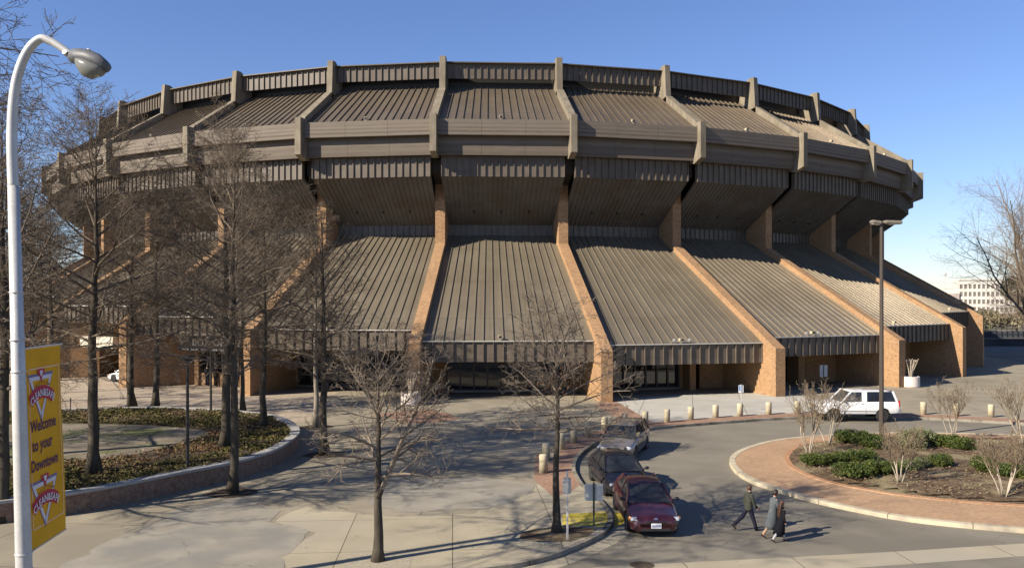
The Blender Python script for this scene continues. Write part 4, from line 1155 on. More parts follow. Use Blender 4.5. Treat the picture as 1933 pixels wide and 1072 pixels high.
def skin(us, vs, off, z=0):
    m2 = MB()
    for j in range(len(vs)):
        for i in range(len(us)): m2.v.append((us[i], -bulge(us[i], vs[j]) - off, vs[j]))
    n = len(us)
    for j in range(len(vs) - 1):
        for i in range(n - 1): m2.f.append((j * n + i, j * n + i + 1, (j + 1) * n + i + 1, (j + 1) * n + i))
    return m2
us_ = [BW * i / 14 for i in range(15)]; vs_ = [BH * i / 40 for i in range(41)]
cl = skin(us_, vs_, 0); n0 = len(cl.v); cl.add([(x, y + .006, z) for x, y, z in cl.v], [tuple(reversed(f)) for f in cl.f])
cl.build('cloth', M['cloth'], bn, True, fix=False)
def flatmark(polys, off, m, name, steps=8):
    off *= 1.6
    m2 = MB()
    for poly in polys:
        off += 0; pts = []
        for i in range(len(poly)):
            a_, b2 = Vector(poly[i]), Vector(poly[(i + 1) % len(poly)]); k = max(1, int((b2 - a_).length / .12))
            for q in range(k): pts.append(a_.lerp(b2, q / k))
        tri = tessellate_polygon([[Vector((p.x, p.y, 0)) for p in pts]])
        vv = [(p.x, -bulge(p.x, p.y) - off, p.y) for p in pts]; m2.add(vv, [tuple(t) for t in tri])
    o = m2.build(name, M[m], bn, False, fix=False); return o
def textmark(s, u, v, size, m, name, width=None, bold=.0, off=.012, arcr=None, shear=0, sx=1.0):
    cu = bpy.data.curves.new('t', 'FONT'); cu.body = s; cu.size = size; cu.align_x = 'CENTER'; cu.offset = bold; cu.shear = shear; cu.resolution_u = 3
    to = bpy.data.objects.new('t', cu); COL.objects.link(to); dg = bpy.context.evaluated_depsgraph_get()
    me = bpy.data.meshes.new_from_object(to.evaluated_get(dg)); bpy.data.objects.remove(to)
    for q in me.vertices:
        x, y = q.co.x * sx, q.co.y
        if arcr:
            t = x / arcr; rr = arcr + y; x, y = rr * math.sin(t), rr * math.cos(t) - arcr
        q.co = (u + x, -bulge(u + x, v + y) - off, v + y)
    me.materials.clear(); me.materials.append(M[m]); return link(name, me, None, bn)
# frame line, hems
fw = .014; L0, L1, B0, B1 = .06, BW - .07, .24, BH - .26
flatmark([[(L0, B0), (L1, B0), (L1, B0 + fw), (L0, B0 + fw)], [(L0, B1 - fw), (L1, B1 - fw), (L1, B1), (L0, B1)], [(L0, B0 + fw + .001), (L0 + fw, B0 + fw + .001), (L0 + fw, B1 - fw - .001), (L0, B1 - fw - .001)], [(L1 - fw, B0 + fw + .001), (L1, B0 + fw + .001), (L1, B1 - fw - .001), (L1 - fw, B1 - fw - .001)]], .004, 'pinkline', 'frame_line')
def emblem(cu_, cv):
    T = lambda pts: [(cu_ + x, cv + y) for x, y in pts]
    W2, Ht2 = .36, .58
    top = .20; bot = top - Ht2
    def tri(s, dy=0): return [(-W2 * s, top * s + dy), (W2 * s, top * s + dy), (0, bot * s + dy)]
    o1 = tri(1.12, .01); o2 = tri(1.0); o3 = tri(.74, .0)
    rng3 = lambda A, B: [[A[i], A[(i + 1) % 3], B[(i + 1) % 3], B[i]] for i in range(3)]
    flatmark([T(q) for q in rng3(o1, o2)], .004, 'greyink', 'emblem_outline')
    flatmark([T(q) for q in rng3(o2, o3)], .006, 'whiteink', 'emblem_triangle')
    flatmark([T([(-.12, .29), (.12, .29), (.09, .22), (.035, .19), (.0, .10), (-.035, .19), (-.09, .22)])], .010, 'redink', 'emblem_crest')
    flatmark([T([(-.05, .27), (.05, .27), (.03, .215), (0, .19), (-.03, .215)])], .012, 'whiteink', 'emblem_crest_mark')
    rr = .75; up = []; dn = []
    for k in range(13):
        t = (-1 + 2 * k / 12) * .56; up.append((rr * math.sin(t), rr * math.cos(t) - rr + .075)); dn.append(((rr - .17) * math.sin(t) * 1.02, (rr - .17) * math.cos(t) - rr + .075))
    flatmark([T(up + dn[::-1])], .012, 'redink', 'emblem_ribbon')
    textmark('CLEAN&SAFE', cu_, cv - .065, .135, 'whiteink', 'ribbon_lettering', bold=.003, off=.030, arcr=rr - .14, sx=.93)
    flatmark([T([(-.2 + .07 * k, .115 - .02 * abs(k - 3)), (-.16 + .07 * k, .115 - .02 * abs(k - 3)), (-.16 + .07 * k, .145 - .02 * abs(k - 3)), (-.2 + .07 * k, .145 - .02 * abs(k - 3))]) for k in range(7)], .01, 'goldink', 'small_mark')
    flatmark([T([(-.035, -.30), (.035, -.30), (0, -.37)])], .012, 'whiteink', 'emblem_tip')
emblem(.415, 2.0); emblem(.415, .61)
textmark('Welcome', .45, 1.49, .215, 'purple', 'lettering', bold=.006, sx=.92); textmark('to your', .40, 1.24, .215, 'purple', 'lettering', bold=.006, sx=.92); textmark('Downtown', .45, .985, .205, 'purple', 'lettering', bold=.006, sx=.86)
mb = MB(); mb.tube([(-.1, 0, BH + .01), (BW + .06, 0, BH + .01)], .012, 8); mb.build('banner_arm', M['drip'], bn)
mb = MB(); mb.tube([(-.1, 0, -.01), (BW + .03, 0, -.01)], .012, 8); mb.build('banner_arm', M['drip'], bn)

# tall parking-lot lamp in the island
tl = empty('parking_lamp', U(1664, 828)); tag(tl, 'very tall slim bronze lamp post with twin heads rising from the island bed', 'lamp post')
mb = MB(); mb.tube([(0, 0, 0), (0, 0, 11.3)], [.135, .09], 8); mb.build('pole', M['bronze'], tl)
for sx in (-1, 1):
    mb = MB(); mb.tube([(0, 0, 11.3), (sx * .2, 0, 11.38)], .05, 8); mb.build('arm', M['bronze'], tl)
    Mx = Matrix.Translation((.58 if sx > 0 else -.30, 0, 11.38)) @ Matrix.Rotation(R(2 if sx > 0 else 8), 4, 'Y')
    mb = MB(); mb.box((0, 0, 0), (.90 if sx > 0 else .52, .45, .18), Mx); mb.build('lamp_head', mottled('bronze_head', (.19, .165, .13), (.25, .22, .18), 5, .5, 30, .05), tl, bevel=.06)
    mb = MB(); mb.box((0, 0, -.1), (.36, .32, .03), Mx); mb.build('lens', plain('lamp_lens', (.6, .58, .5), .3), tl)
# low dark path lamps
def pathlamp(loc, lab, h=4.2):
    e = empty('path_lamp', loc); mb = MB(); mb.tube([(0, 0, 0), (0, 0, h)], [.075, .06], 8); mb.build('pole', M['black_metal'], e)
    mb = MB(); mb.lathe([(.05, h), (.06, h + .08), (.30, h + .14), (.32, h + .26), (.1, h + .34)], 14); mb.build('lamp_head', M['black_metal'], e, True)
    mb = MB(); mb.lathe([(.05, h + .02), (.2, h + .06), (.27, h + .13)], 14); mb.build('lens', plain('smoked_lens', (.12, .13, .15), .2), e)
    tag(e, lab, 'lamp post', 'dark low lamps round the planter')
pathlamp(U(354, 884, .62), 'dark low lamp post in the ivy just behind the planter wall')
pathlamp(U(398, 779, .62), 'dark low lamp post at the far rim of the planter before the box office')
pt = empty('stake', U(75 + 58, 787, .62)); tag(pt, 'short thin stake standing in the ivy at the far left', 'stake')
mb = MB(); mb.tube([(0, 0, 0), (0, 0, 1.0)], .035, 6); mb.build('rod', M['bronze'], pt); mb = MB(); mb.lathe([(.05, 1.0), (.05, 1.06), (.01, 1.09)], 8); mb.build('knob', M['bronze'], pt)

# signs seen from the back / edge
def sign(px, py, z1, w_, h_, lab, rz=0, post='galv', bits=()):
    e = empty('street_sign', U(px, py)); e.rotation_euler.z = rz
    mb = MB(); mb.box((0, 0, z1 / 2), (.06, .04, z1)); mb.build('post', M[post], e)
    for k, (dx, ww, zc, hh, m_) in enumerate(bits):
        mb = MB(); mb.box((dx, .03, zc), (ww, .012, hh)); o = mb.build('panel', M[m_], e, bevel=.004)
    return tag(e, lab, 'sign')
M['signback'] = mottled('sign_back_aluminium', (.50, .51, .48), (.66, .66, .62), 3, .5, 30, .05, .4)
M['green_post'] = plain('dark_green_post', (.03, .045, .03), .6)
M['signblue'] = plain('sign_blue', (.10, .22, .45), .5)
sign(1071, 1018, 2.12, 0, 0, 'grey sign back on a thin galvanised post beside the kerb corner tree', .15, 'galv', [(-.06, .15, 1.66, .50, 'signback'), (.07, .10, 1.66, .50, 'signback')])
sign(1121, 1001, 1.55, 0, 0, 'wide pair of mottled grey sign backs on a dark green post at the kerb corner', 0, 'green_post', [(-.15, .29, 1.22, .54, 'signback'), (.155, .29, 1.22, .54, 'signback')])
e = sign(1399, 776, 1.75, 0, 0, 'small blue and white sign on a thin post behind the bollards', 0, 'galv', [(0, .32, 1.45, .5, 'whiteink')])
mb = MB(); mb.box((-.04, .018, 1.5), (.2, .006, .34)); mb.build('symbol', M['signblue'], e)
e = sign(1555, 734, 1.9, 0, 0, 'pale notice board on a post in front of the glass doors behind the white off-roader', 0, 'bronze', [(0, .62, 1.45, .95, 'signback')])

# bollards
M['bollard'] = mottled('tan_concrete_bollard', (.50, .43, .28), (.60, .53, .37), 5, .85, 60, .35, .2, c3=(.36, .32, .24), s3=1.8)
bo = empty('bollard'); mb = MB(); mb.lathe([(.185, -.02), (.185, .74), (.178, .765), (.16, .78)], 24); bm_ = mb.build('shaft', M['bollard'], bo, True)
bm_.data.polygons.foreach_set("use_smooth", [len(p.vertices) == 4 for p in bm_.data.polygons])
mb = MB(); mb.lathe([(.16, .781), (.10, .792), (.01, .796)], 24); mb.build('top', M['bollard'], bo, True)
BL = [(1026, 892, 'at the left end of the curve, nearest the corner tree'), (1031, 868, 'directly behind the leftmost one'), (1059, 848, 'third from the left of the shaded curve'), (1083, 835, 'fourth from the left of the shaded curve'), (1110, 825, 'fifth from the left of the shaded curve'), (1141, 813, 'right behind the roof of the silver wagon, left side'), (1179, 806, 'hidden behind the roof of the silver wagon'), (1218, 801, 'just right of the silver wagon'),
      (1259, 797, 'first of the sunlit row right of the silver wagon'), (1304, 792, 'second of the sunlit row right of the silver wagon'), (1351, 788, 'third of the sunlit row, left of the small blue sign'), (1397, 785, 'standing right before the small blue sign'), (1451, 782, 'next to the right of the small blue sign'), (1505, 780, 'last one left of the white off-roader'),
      (1743, 782, 'first one right of the white off-roader'), (1805, 785, 'behind the far crape myrtle'), (1871, 787, 'near the right edge of the picture')]
for k, (px, py, lab) in enumerate(BL):
    o = bo if k == 0 else copy_tree(bo); o.location = U(px, py, 0); o.rotation_euler.z = k * 1.1
    tag(o, 'round tan concrete bollard ' + lab, 'bollard', 'bollards round the drop-off')

# white round planters with cut-back stems
def plantpot(px, py, lab, stems=True):
    e = empty('round_planter', U(px, py)); mb = MB(); mb.lathe([(.66, 0), (.70, .06), (.70, .86), (.62, .88), (.60, .78), (.01, .76)], 28); o = mb.build('tub', mottled('white_tub', (.66, .58, .52), (.76, .68, .62), 3, .7, 30, .1), e, True)
    o.data.polygons.foreach_set("use_smooth", [False] * len(o.data.polygons))
    mb = MB(); mb.lathe([(.001, .80), (.59, .79)], 20, cap=False); mb.build('soil', M['soil'], e)
    t = Tree(px); mb = MB()
    for k in range(9):
        a_ = k * 2.4; sp = .12 + .30 * (k % 3) / 2
        pts = [(math.cos(a_) * .1, math.sin(a_) * .1, .75), (math.cos(a_) * (.1 + sp * .3), math.sin(a_) * (.1 + sp * .3), 1.4), (math.cos(a_) * (.1 + sp), math.sin(a_) * (.1 + sp), 2.05 + .1 * (k % 2))]
        mb.tube(pts, [.045, .036, .026], 6)
        for s_ in (-1, 1):
            p = Vector(pts[-1]); mb.tube([p, p + Vector((math.cos(a_ + s_) * .13, math.sin(a_ + s_) * .13, .17))], [.026, .03], 5)
    mb.build('stem', M['palebark'], e)
    tag(e, lab, 'planter', 'round white planters')
plantpot(1719, 730, 'white round tub with cut-back pale stems before the right brick buttress')
plantpot(776, 764, 'white round tub half hidden behind the small forked tree')

# ================================================================ CARS
M['tyre'] = mottled('tyre_rubber', (.018, .018, .018), (.03, .03, .03), 10, .85, 40, .1)
M['rim'] = mottled('alloy_rim', (.42, .42, .43), (.55, .55, .56), 12, .3, 50, .02, .5, metallic=.8)
M['hubdark'] = plain('dark_wheel_well', (.01, .01, .01), .8)
M['headlamp'] = plain('clear_headlamp', (.62, .64, .66), .08, .3, .8, 1.0)
M['amber'] = plain('amber_indicator', (.75, .25, .03), .2, 0, .5, 1.0)
M['redlamp'] = plain('red_tail_lamp', (.35, .01, .01), .15, 0, .5, 1.0)
M['trim'] = plain('black_plastic_trim', (.02, .02, .02), .5)
M['plate'] = plain('white_plate', (.72, .72, .72), .45)
M['plateink'] = plain('blue_plate_ink', (.10, .13, .28), .5)
M['chrome'] = plain('bright_trim', (.7, .7, .7), .15, .9)
M['seatdark'] = plain('grey_car_interior', (.10, .10, .10), .8)
def glassmat(name, tint=(.03, .035, .04), alpha=.62):
    m, nt, b = newmat(name); b.inputs['Base Color'].default_value = (*tint, 1); b.inputs['Roughness'].default_value = .03
    b.inputs['Specular IOR Level'].default_value = .8; b.inputs['Alpha'].default_value = alpha; return m
M['carglass'] = glassmat('car_glass'); M['privacy'] = glassmat('dark_privacy_glass', (.01, .01, .012), .94)

def apply_bool(o, cutters):
    for c in cutters:
        m = o.modifiers.new('b', 'BOOLEAN'); m.object = c; m.operation = 'DIFFERENCE'; m.solver = 'EXACT'
    bpy.context.view_layer.update()
    dg = bpy.context.evaluated_depsgraph_get(); me = bpy.data.meshes.new_from_object(o.evaluated_get(dg))
    mats = [m for m in o.data.materials]
    o.modifiers.clear(); o.data = me
    if not me.materials:
        for m in mats: me.materials.append(m)
    for c in cutters: bpy.data.objects.remove(c)

def car(spec, lab, loc, heading):
    e = empty(spec['name'], (0, 0, 0))
    W2 = spec['W'] / 2; L2 = spec['L'] / 2; pm = spec['paint']
    # ---- body: lofted sections from nose to tail, then wheel arches cut out
    rg = []
    for (x, zb, zt, wf, cr) in spec['st']:
        w_ = W2 * wf; zt_side = zt - cr; zm = zb + (zt_side - zb) * .52
        half = [(0, zb), (w_ * .80, zb), (w_ * .945, zb + .05), (w_ * .985, zb + .16), (w_ * 1.0, zm), (w_ * .985, zt_side - .16), (w_ * .955, zt_side - .05), (w_ * .90, zt_side), (w_ * .80, zt_side + cr * .35), (w_ * .5, zt_side + cr * .8), (0, zt)]
        ring = [Vector((x, y, z)) for y, z in half] + [Vector((x, -y, z)) for y, z in half[-2:0:-1]]
        rg.append(ring)
    # refine between stations
    full = []
    for i in range(len(rg) - 1):
        k_ = 4
        for k in range(k_):
            t = k / k_; p = []
            for q in range(len(rg[0])):
                a, b, c, d_ = rg[max(i - 1, 0)][q], rg[i][q], rg[i + 1][q], rg[min(i + 2, len(rg) - 1)][q]
                v = 0.5 * ((2 * b) + (c - a) * t + (2 * a - 5 * b + 4 * c - d_) * t * t + (3 * b - a - 3 * c + d_) * t ** 3)
                p.append(v)
            full.append(p)
    full.append(rg[-1])
    mb = MB(); mb.rings(full)
    body = mb.build('body', pm, e, True)
    cs = []
    for wx in spec['wheels']:
        c = MB(); c.lathe([(spec['wr'] * 1.17, -W2 - .4), (spec['wr'] * 1.17, W2 + .4)], 28, Matrix.Translation((wx, 0, spec['wr'] * 1.0)) @ Matrix.Rotation(R(90), 4, 'X'))
        cs.append(c.build('cut', None))
    bpy.context.view_layer.update(); apply_bool(body, cs)
    body.data.polygons.foreach_set("use_smooth", [abs(p.normal.y) < 2 for p in body.data.polygons])
    body.data.set_sharp_from_angle(angle=R(38)) if hasattr(body.data, 'set_sharp_from_angle') else None
    # underbody / wells
    mb = MB(); mb.box((0, 0, spec['st'][3][1] + .22), (spec['L'] * .84, spec['W'] * .62, .34)); mb.build('underbody', M['hubdark'], e)
    # ---- cabin
    (xa, za), (xb, zb), (xc, zc), (xd, zd) = spec['cab']        # windscreen foot, roof front, roof rear, rear window foot
    wa, wr = W2 * spec['cw'][0], W2 * spec['cw'][1]
    g = MB()
    def q(*p): g.add([Vector(v) for v in p], [(0, 1, 2, 3)])
    I = .012
    bulg = .06
    def curved(p0, p1, p2, p3, bx, name, mat_):   # a pane bowed outwards along x at its middle
        m2 = MB(); n = 6; rr = []
        for j in range(2):
            a_, b_ = (p0, p1) if j == 0 else (p3, p2)
            rr.append([Vector(a_).lerp(Vector(b_), k / n) + Vector((bx * (1 - (2 * k / n - 1) ** 2), 0, 0)) for k in range(n + 1)])
        m2.rings(rr, cap=False, closed=False); return m2.build(name, mat_, e, True)
    curved((xa, -wa + .03, za), (xa, wa - .03, za), (xb, wr - .03, zb), (xb, -wr + .03, zb), .10, 'windscreen', M['carglass'])
    curved((xd, -wa * .94 + .03, zd), (xd, wa * .94 - .03, zd), (xc, wr * .96 - .03, zc), (xc, -wr * .96 + .03, zc), -.06, 'rear_window', spec.get('rg', M['carglass']))
    # side panes split at pillars
    for s in (-1, 1):
        xs = spec['pill']
        def side(x, top):
            # point on the side plane at fore-aft x, either roof or belt
            if top:
                t = (x - xb) / (xc - xb); return Vector((x, s * wr * (1 - .04 * t), zb + (zc - zb) * t + spec['crown'] * 0))
            t = (x - xa) / (xd - xa); return Vector((x, s * wa * (1 - .06 * t), za + (zd - za) * t))
        segs = []
        edges = [(xa, xb)] + [(x, x - .03) for x in xs] + [(xd, xc)]
        for k in range(len(edges) - 1):
            (b0, t0), (b1, t1) = edges[k], edges[k + 1]
            m2 = MB(); gp = .045
            A, B = side(b0 - gp, False), side(b1 + gp, False); C_, D = side(t1 + gp, True), side(t0 - gp * .6, True)
            m2.add([A, B, C_, D], [(0, 1, 2, 3)]); m2.build('side_window', spec.get('sg', {}).get(k, M['carglass']), e)
        # pillars
        def pil(b, t, w0):
            m2 = MB(); a_, c_ = side(b, False), side(t, True); m2.bar(a_ + Vector((0, 0, -.03)), c_, w0, .05, (0, s, .3)); m2.build('pillar', spec['pillar'], e)
        pil(xa - .0, xb, .09)
        for x in xs: pil(x, x - .03, .07 if x != spec.get('bp') else .30)
        pil(xd + .02, xc, spec.get('cpw', .2))
    # roof
    m2 = MB(); rr = []
    nx = 8
    for k in range(nx + 1):
        t = k / nx; x = xb + (xc - xb) * t; zz = zb + (zc - zb) * t + spec['crown'] * math.sin(math.pi * min(1, max(0, t * .9 + .06))); w1 = wr * (1 - .04 * t) + .015
        rr.append([Vector((x, -w1, zb + (zc - zb) * t - .03))] + [Vector((x, w1 * (-1 + 2 * j / 8), zz - .05 * abs(-1 + 2 * j / 8) ** 2.5 + .01)) for j in range(9)] + [Vector((x, w1, zb + (zc - zb) * t - .03))])
    m2.rings(rr, cap=True, closed=True); m2.build('roof', pm, e, True)
    # seats inside
    m2 = MB()
    for sx in (.15, -.75):
        for sy in (-.36, .36): m2.box((sx + (xb + xc) / 2 - .0, sy, spec['belt'] - .05), (.16, .44, .5)); m2.box((sx + (xb + xc) / 2, sy, spec['belt'] + .27), (.1, .22, .16))
    m2.box((xa - .25, 0, za - .03), (.4, wa * 1.8, .05)); m2.build('seat', M['seatdark'], e)
    # ---- wheels
    for wx in spec['wheels']:
        for s in (-1, 1):
            wh = empty('wheel'); wh.parent = e; wh.location = (wx, s * (W2 - .12), spec['wr']); r = spec['wr']
            RM = Matrix.Rotation(R(-90 * s), 4, 'X')
            t = MB(); t.lathe([(r * .62, -.1), (r * .93, -.105), (r, -.07), (r, .07), (r * .93, .105), (r * .62, .09)], 28, RM); t.build('tyre', M['tyre'], wh, True)
            t = MB(); t.lathe([(r * .64, .075), (r * .60, .095), (r * .56, .05), (r * .15, .045), (.01, .05)], 24, RM)
            t.build('rim', M['hubdark'] if 0 else M['rim'], wh, True)
            t = MB()
            for k in range(spec.get('spokes', 5)):
                a_ = 2 * math.pi * (k + .5) / spec.get('spokes', 5); ca, sa = math.cos(a_), math.sin(a_); r1, r2 = r * .22, r * .52
                t.box((0, 0, 0), (r * .26, r * .13, .012), RM @ Matrix.Translation((ca * r * .38, sa * r * .38, .052)) @ Matrix.Rotation(a_, 4, 'Z'))
            t.build('rim_slot', M['hubdark'], wh)
    # ---- lights, grille, plate, mirrors, seams, handles
    fx = L2
    def slab(name, c, d_, mat_, rz=0, bev=.012, ry=0):
        m2 = MB(); Mx = Matrix.Translation(c) @ Matrix.Rotation(rz, 4, 'Z') @ Matrix.Rotation(ry, 4, 'Y'); m2.box((0, 0, 0), d_, Mx); return m2.build(name, mat_, e, bevel=bev)
    for nm, c, d_, mt, rz, ry in spec['bits']:
        for s in ((-1, 1) if c[1] else (1,)):
            slab(nm, (c[0], c[1] * s, c[2]), d_, M[mt], rz * s, min(d_) * .35, ry)
    px_, pz = spec['plate']; pl = slab('number_plate', (px_, 0, pz), (.02, .32, .16), M['plate'], 0, .004)
    m2 = MB()
    for k in range(7): m2.box((px_ + .0125, -.12 + .04 * k, pz), (.003, .022, .07))
    o_ = m2.build('plate_lettering', M['plateink'], e); o_.parent = e
    for s in (-1, 1):
        m2 = MB(); m2.ball((xa - .12, s * (W2 + .06), za + .07), (.06, .09, .06), 10, 6); m2.build('wing_mirror', spec['mirror'], e, True)
        m2 = MB(); m2.bar((xa - .12, s * (W2 - .08), za + .03), (xa - .12, s * (W2 + .05), za + .05), .05, .04); m2.build('mirror_arm', M['trim'], e)
        # door seams: thin dark lines lying on the flank
        m2 = MB()
        for x in spec['seams']: m2.box((x, s * (W2 * .995 + .001), spec['belt'] * .64), (.012, .012, spec['belt'] * .50))
        m2.box((0, s * (W2 + .004), spec['belt'] * .56), (spec['L'] * .44, .022, .045))
        m2.build('door_seam', M['trim'] if not spec.get('side_trim') else spec['side_trim'], e)
        m2 = MB()
        for x in spec['handles']: m2.box((x, s * (W2 * .975), spec['belt'] - .13), (.16, .05, .035))
        m2.build('door_handle', M['trim'], e, bevel=.01)
    if spec.get('rails'):
        for s in (-1, 1):
            m2 = MB(); x0_, x1_, zr = spec['rails']; m2.tube([(x0_, s * wr * .86, zr - .05), (x0_ - .08, s * wr * .86, zr), (x1_ + .08, s * wr * .84, zr), (x1_, s * wr * .84, zr - .05)], .018, 6); m2.build('roof_rail', M['trim'], e)
    e.location = loc; e.rotation_euler.z = heading
    return tag(e, lab, 'car', None)

def sedan_spec(name, pm, mirror, **k):
    s = dict(name=name, L=4.66, W=1.70, paint=pm, mirror=mirror, pillar=pm, belt=.92, wr=.31, wheels=(1.42, -1.30),
        st=[(2.33, .30, .54, .60, .04), (2.28, .22, .62, .76, .05), (2.14, .18, .70, .88, .07), (1.75, .17, .78, .96, .10), (1.15, .17, .90, 1.0, .10), (.2, .17, .92, 1.0, .03), (-.9, .17, .94, 1.0, .03), (-1.55, .18, .97, .98, .06), (-1.95, .22, .98, .93, .08), (-2.22, .28, .93, .84, .08), (-2.32, .36, .80, .70, .05)],
        cab=((1.22, .90), (.42, 1.33), (-.85, 1.34), (-1.62, .98)), cw=(.88, .66), pill=(-.16,), crown=.06, cpw=.2,
        seams=(.95, -.16, -1.0), handles=(-.02, -.95), plate=(2.345, .40), spokes=5,
        bits=[('headlight', (2.13, .61, .575), (.16, .36, .13), 'headlamp', -.42, -.35), ('indicator', (2.05, .78, .58), (.12, .09, .10), 'amber', -.8, -.3),
              ('grille', (2.325, 0, .50), (.05, .66, .07), 'trim', 0, 0), ('intake', (2.32, 0, .27), (.05, .95, .09), 'trim', 0, 0), ('fog_lamp', (2.26, .60, .32), (.06, .15, .09), 'trim', -.3, 0),
              ('tail_lamp', (-2.27, .50, .76), (.06, .34, .12), 'redlamp', .2, 0), ('emblem', (2.3, 0, .615), (.03, .11, .07), 'chrome', 0, -.6), ('wiper', (1.24, .3, .925), (.03, .5, .015), 'trim', .12, 0)])
    s.update(k); return s
P_maroon = paint('maroon_paint', (.055, .004, .009), .38); P_black = paint('black_paint', (.008, .008, .012), .25); P_black.node_tree.nodes['Principled BSDF'].inputs['Coat Weight'].default_value = .2; P_black.node_tree.nodes['Principled BSDF'].inputs['Specular IOR Level'].default_value = .3
P_silver = paint('warm_silver_paint', (.15, .132, .112), .35)
P_white = paint('white_paint', (.74, .74, .73), .35)
hf = lambda dx, dy: math.atan2(dy, dx)
c1 = Vector((4.55, 26.8, 0)); h1 = Vector((.02, -1, 0)).normalized()
car(sedan_spec('sedan_car', P_maroon, M['trim']), 'dark red four-door sedan, front car of the three waiting at the kerb', (c1.x - h1.x * 2.33, c1.y - h1.y * 2.33, ZR + .005), hf(*h1[:2]))
c2 = Vector((4.45, 31.75, 0)); h2 = Vector((.10, -1, 0)).normalized()
car(sedan_spec('sedan_car', P_black, P_black, W=1.74, spokes=7, bits=[('headlight', (2.17, .58, .59), (.12, .42, .11), 'headlamp', -.35, -.35), ('grille', (2.31, 0, .47), (.06, .9, .05), 'trim', 0, 0), ('grille_bar', (2.32, 0, .53), (.05, .7, .02), 'chrome', 0, 0), ('intake', (2.31, 0, .30), (.06, 1.15, .12), 'trim', 0, 0),
    ('tail_lamp', (-2.27, .50, .76), (.06, .34, .12), 'redlamp', .2, 0), ('emblem', (2.3, 0, .615), (.03, .08, .06), 'chrome', 0, -.6), ('wiper', (1.24, .3, .925), (.03, .5, .015), 'trim', .12, 0)]), 'black four-door sedan waiting at the kerb between the red car and the silver wagon', (c2.x - h2.x * 2.33, c2.y - h2.y * 2.33, ZR + .005), hf(*h2[:2]))
c3 = Vector((4.70, 39.3, 0)); h3 = Vector((-.36, -1, 0)).normalized()
car(sedan_spec('estate_car', P_silver, M['trim'], W=1.76, L=4.8,
    st=[(2.33, .30, .58, .62, .04), (2.28, .22, .68, .78, .05), (2.12, .18, .76, .9, .08), (1.75, .17, .84, .97, .10), (1.15, .17, .95, 1.0, .10), (.2, .17, .97, 1.0, .03), (-.9, .17, .98, 1.0, .03), (-1.7, .18, 1.0, .98, .04), (-2.15, .22, 1.0, .95, .04), (-2.34, .28, .98, .90, .04), (-2.42, .36, .85, .84, .04)],
    cab=((1.2, .94), (.45, 1.42), (-1.95, 1.44), (-2.30, 1.0)), cw=(.89, .70), pill=(-.16, -1.15), belt=.96, cpw=.12, rails=(.2, -1.7, 1.54), pillar=M['trim'],
    seams=(.95, -.16, -1.15), bits=[('headlight', (2.18, .62, .62), (.16, .40, .15), 'headlamp', -.4, -.35), ('grille', (2.31, 0, .58), (.06, .62, .10), 'trim', 0, 0), ('intake', (2.31, 0, .30), (.06, 1.1, .11), 'trim', 0, 0), ('tail_lamp', (-2.36, .72, .85), (.1, .16, .3), 'redlamp', .1, 0), ('wiper', (1.24, .3, .965), (.03, .5, .015), 'trim', .12, 0)]),
    'silver beige station wagon, rearmost of the three waiting cars, with people inside', (c3.x - h3.x * 2.35, c3.y - h3.y * 2.35, ZR + .005), hf(*h3[:2]))
# white two-door off-roader
c4 = U(1622, 797, ZR)
suv = car(dict(name='off_road_car', L=4.95, W=1.96, paint=P_white, mirror=M['trim'], pillar=P_white, belt=1.22, wr=.40, wheels=(1.50, -1.48),
    st=[(2.46, .62, .98, .92, .03), (2.42, .52, 1.08, .96, .03), (2.3, .50, 1.14, .98, .04), (1.9, .48, 1.18, 1.0, .05), (1.2, .46, 1.24, 1.0, .06), (.4, .46, 1.24, 1.0, .01), (-.9, .46, 1.24, 1.0, .01), (-1.7, .48, 1.24, 1.0, .01), (-2.2, .50, 1.24, .99, .01), (-2.40, .52, 1.22, .97, .01), (-2.46, .56, 1.15, .95, .01)],
    cab=((1.02, 1.22), (.42, 1.84), (-2.10, 1.86), (-2.36, 1.24)), cw=(.94, .83), pill=(-.36,), bp=-.36, crown=.05, cpw=.12, sg={1: M['privacy']}, rg=M['privacy'], rails=(-.3, -1.8, 1.99),
    seams=(.86, -.42), handles=(-.25,), plate=(2.47, .72), spokes=6, side_trim=plain('grey_side_strip', (.25, .25, .25), .5),
    bits=[('headlight', (2.44, .72, .92), (.08, .34, .18), 'headlamp', 0, 0), ('grille', (2.46, 0, .92), (.06, 1.0, .2), 'trim', 0, 0), ('bumper', (2.50, 0, .62), (.16, 1.85, .18), 'chrome', 0, 0), ('bumper', (-2.50, 0, .62), (.16, 1.85, .2), 'chrome', 0, 0), ('tail_lamp', (-2.46, .88, 1.12), (.08, .16, .42), 'redlamp', 0, 0)]),
    'white two-door off-roader with dark rear glass driving round the island', (c4.x, c4.y + .98, ZR + .005), math.pi - .02)
# white car glimpsed behind the left brick buttress
c5 = U(214, 721)
car(sedan_spec('parked_car', P_white, P_white), 'white parked car glimpsed at the left brick wall beside the buttress', (c5.x + 1.6, c5.y + .3, .005), R(158))

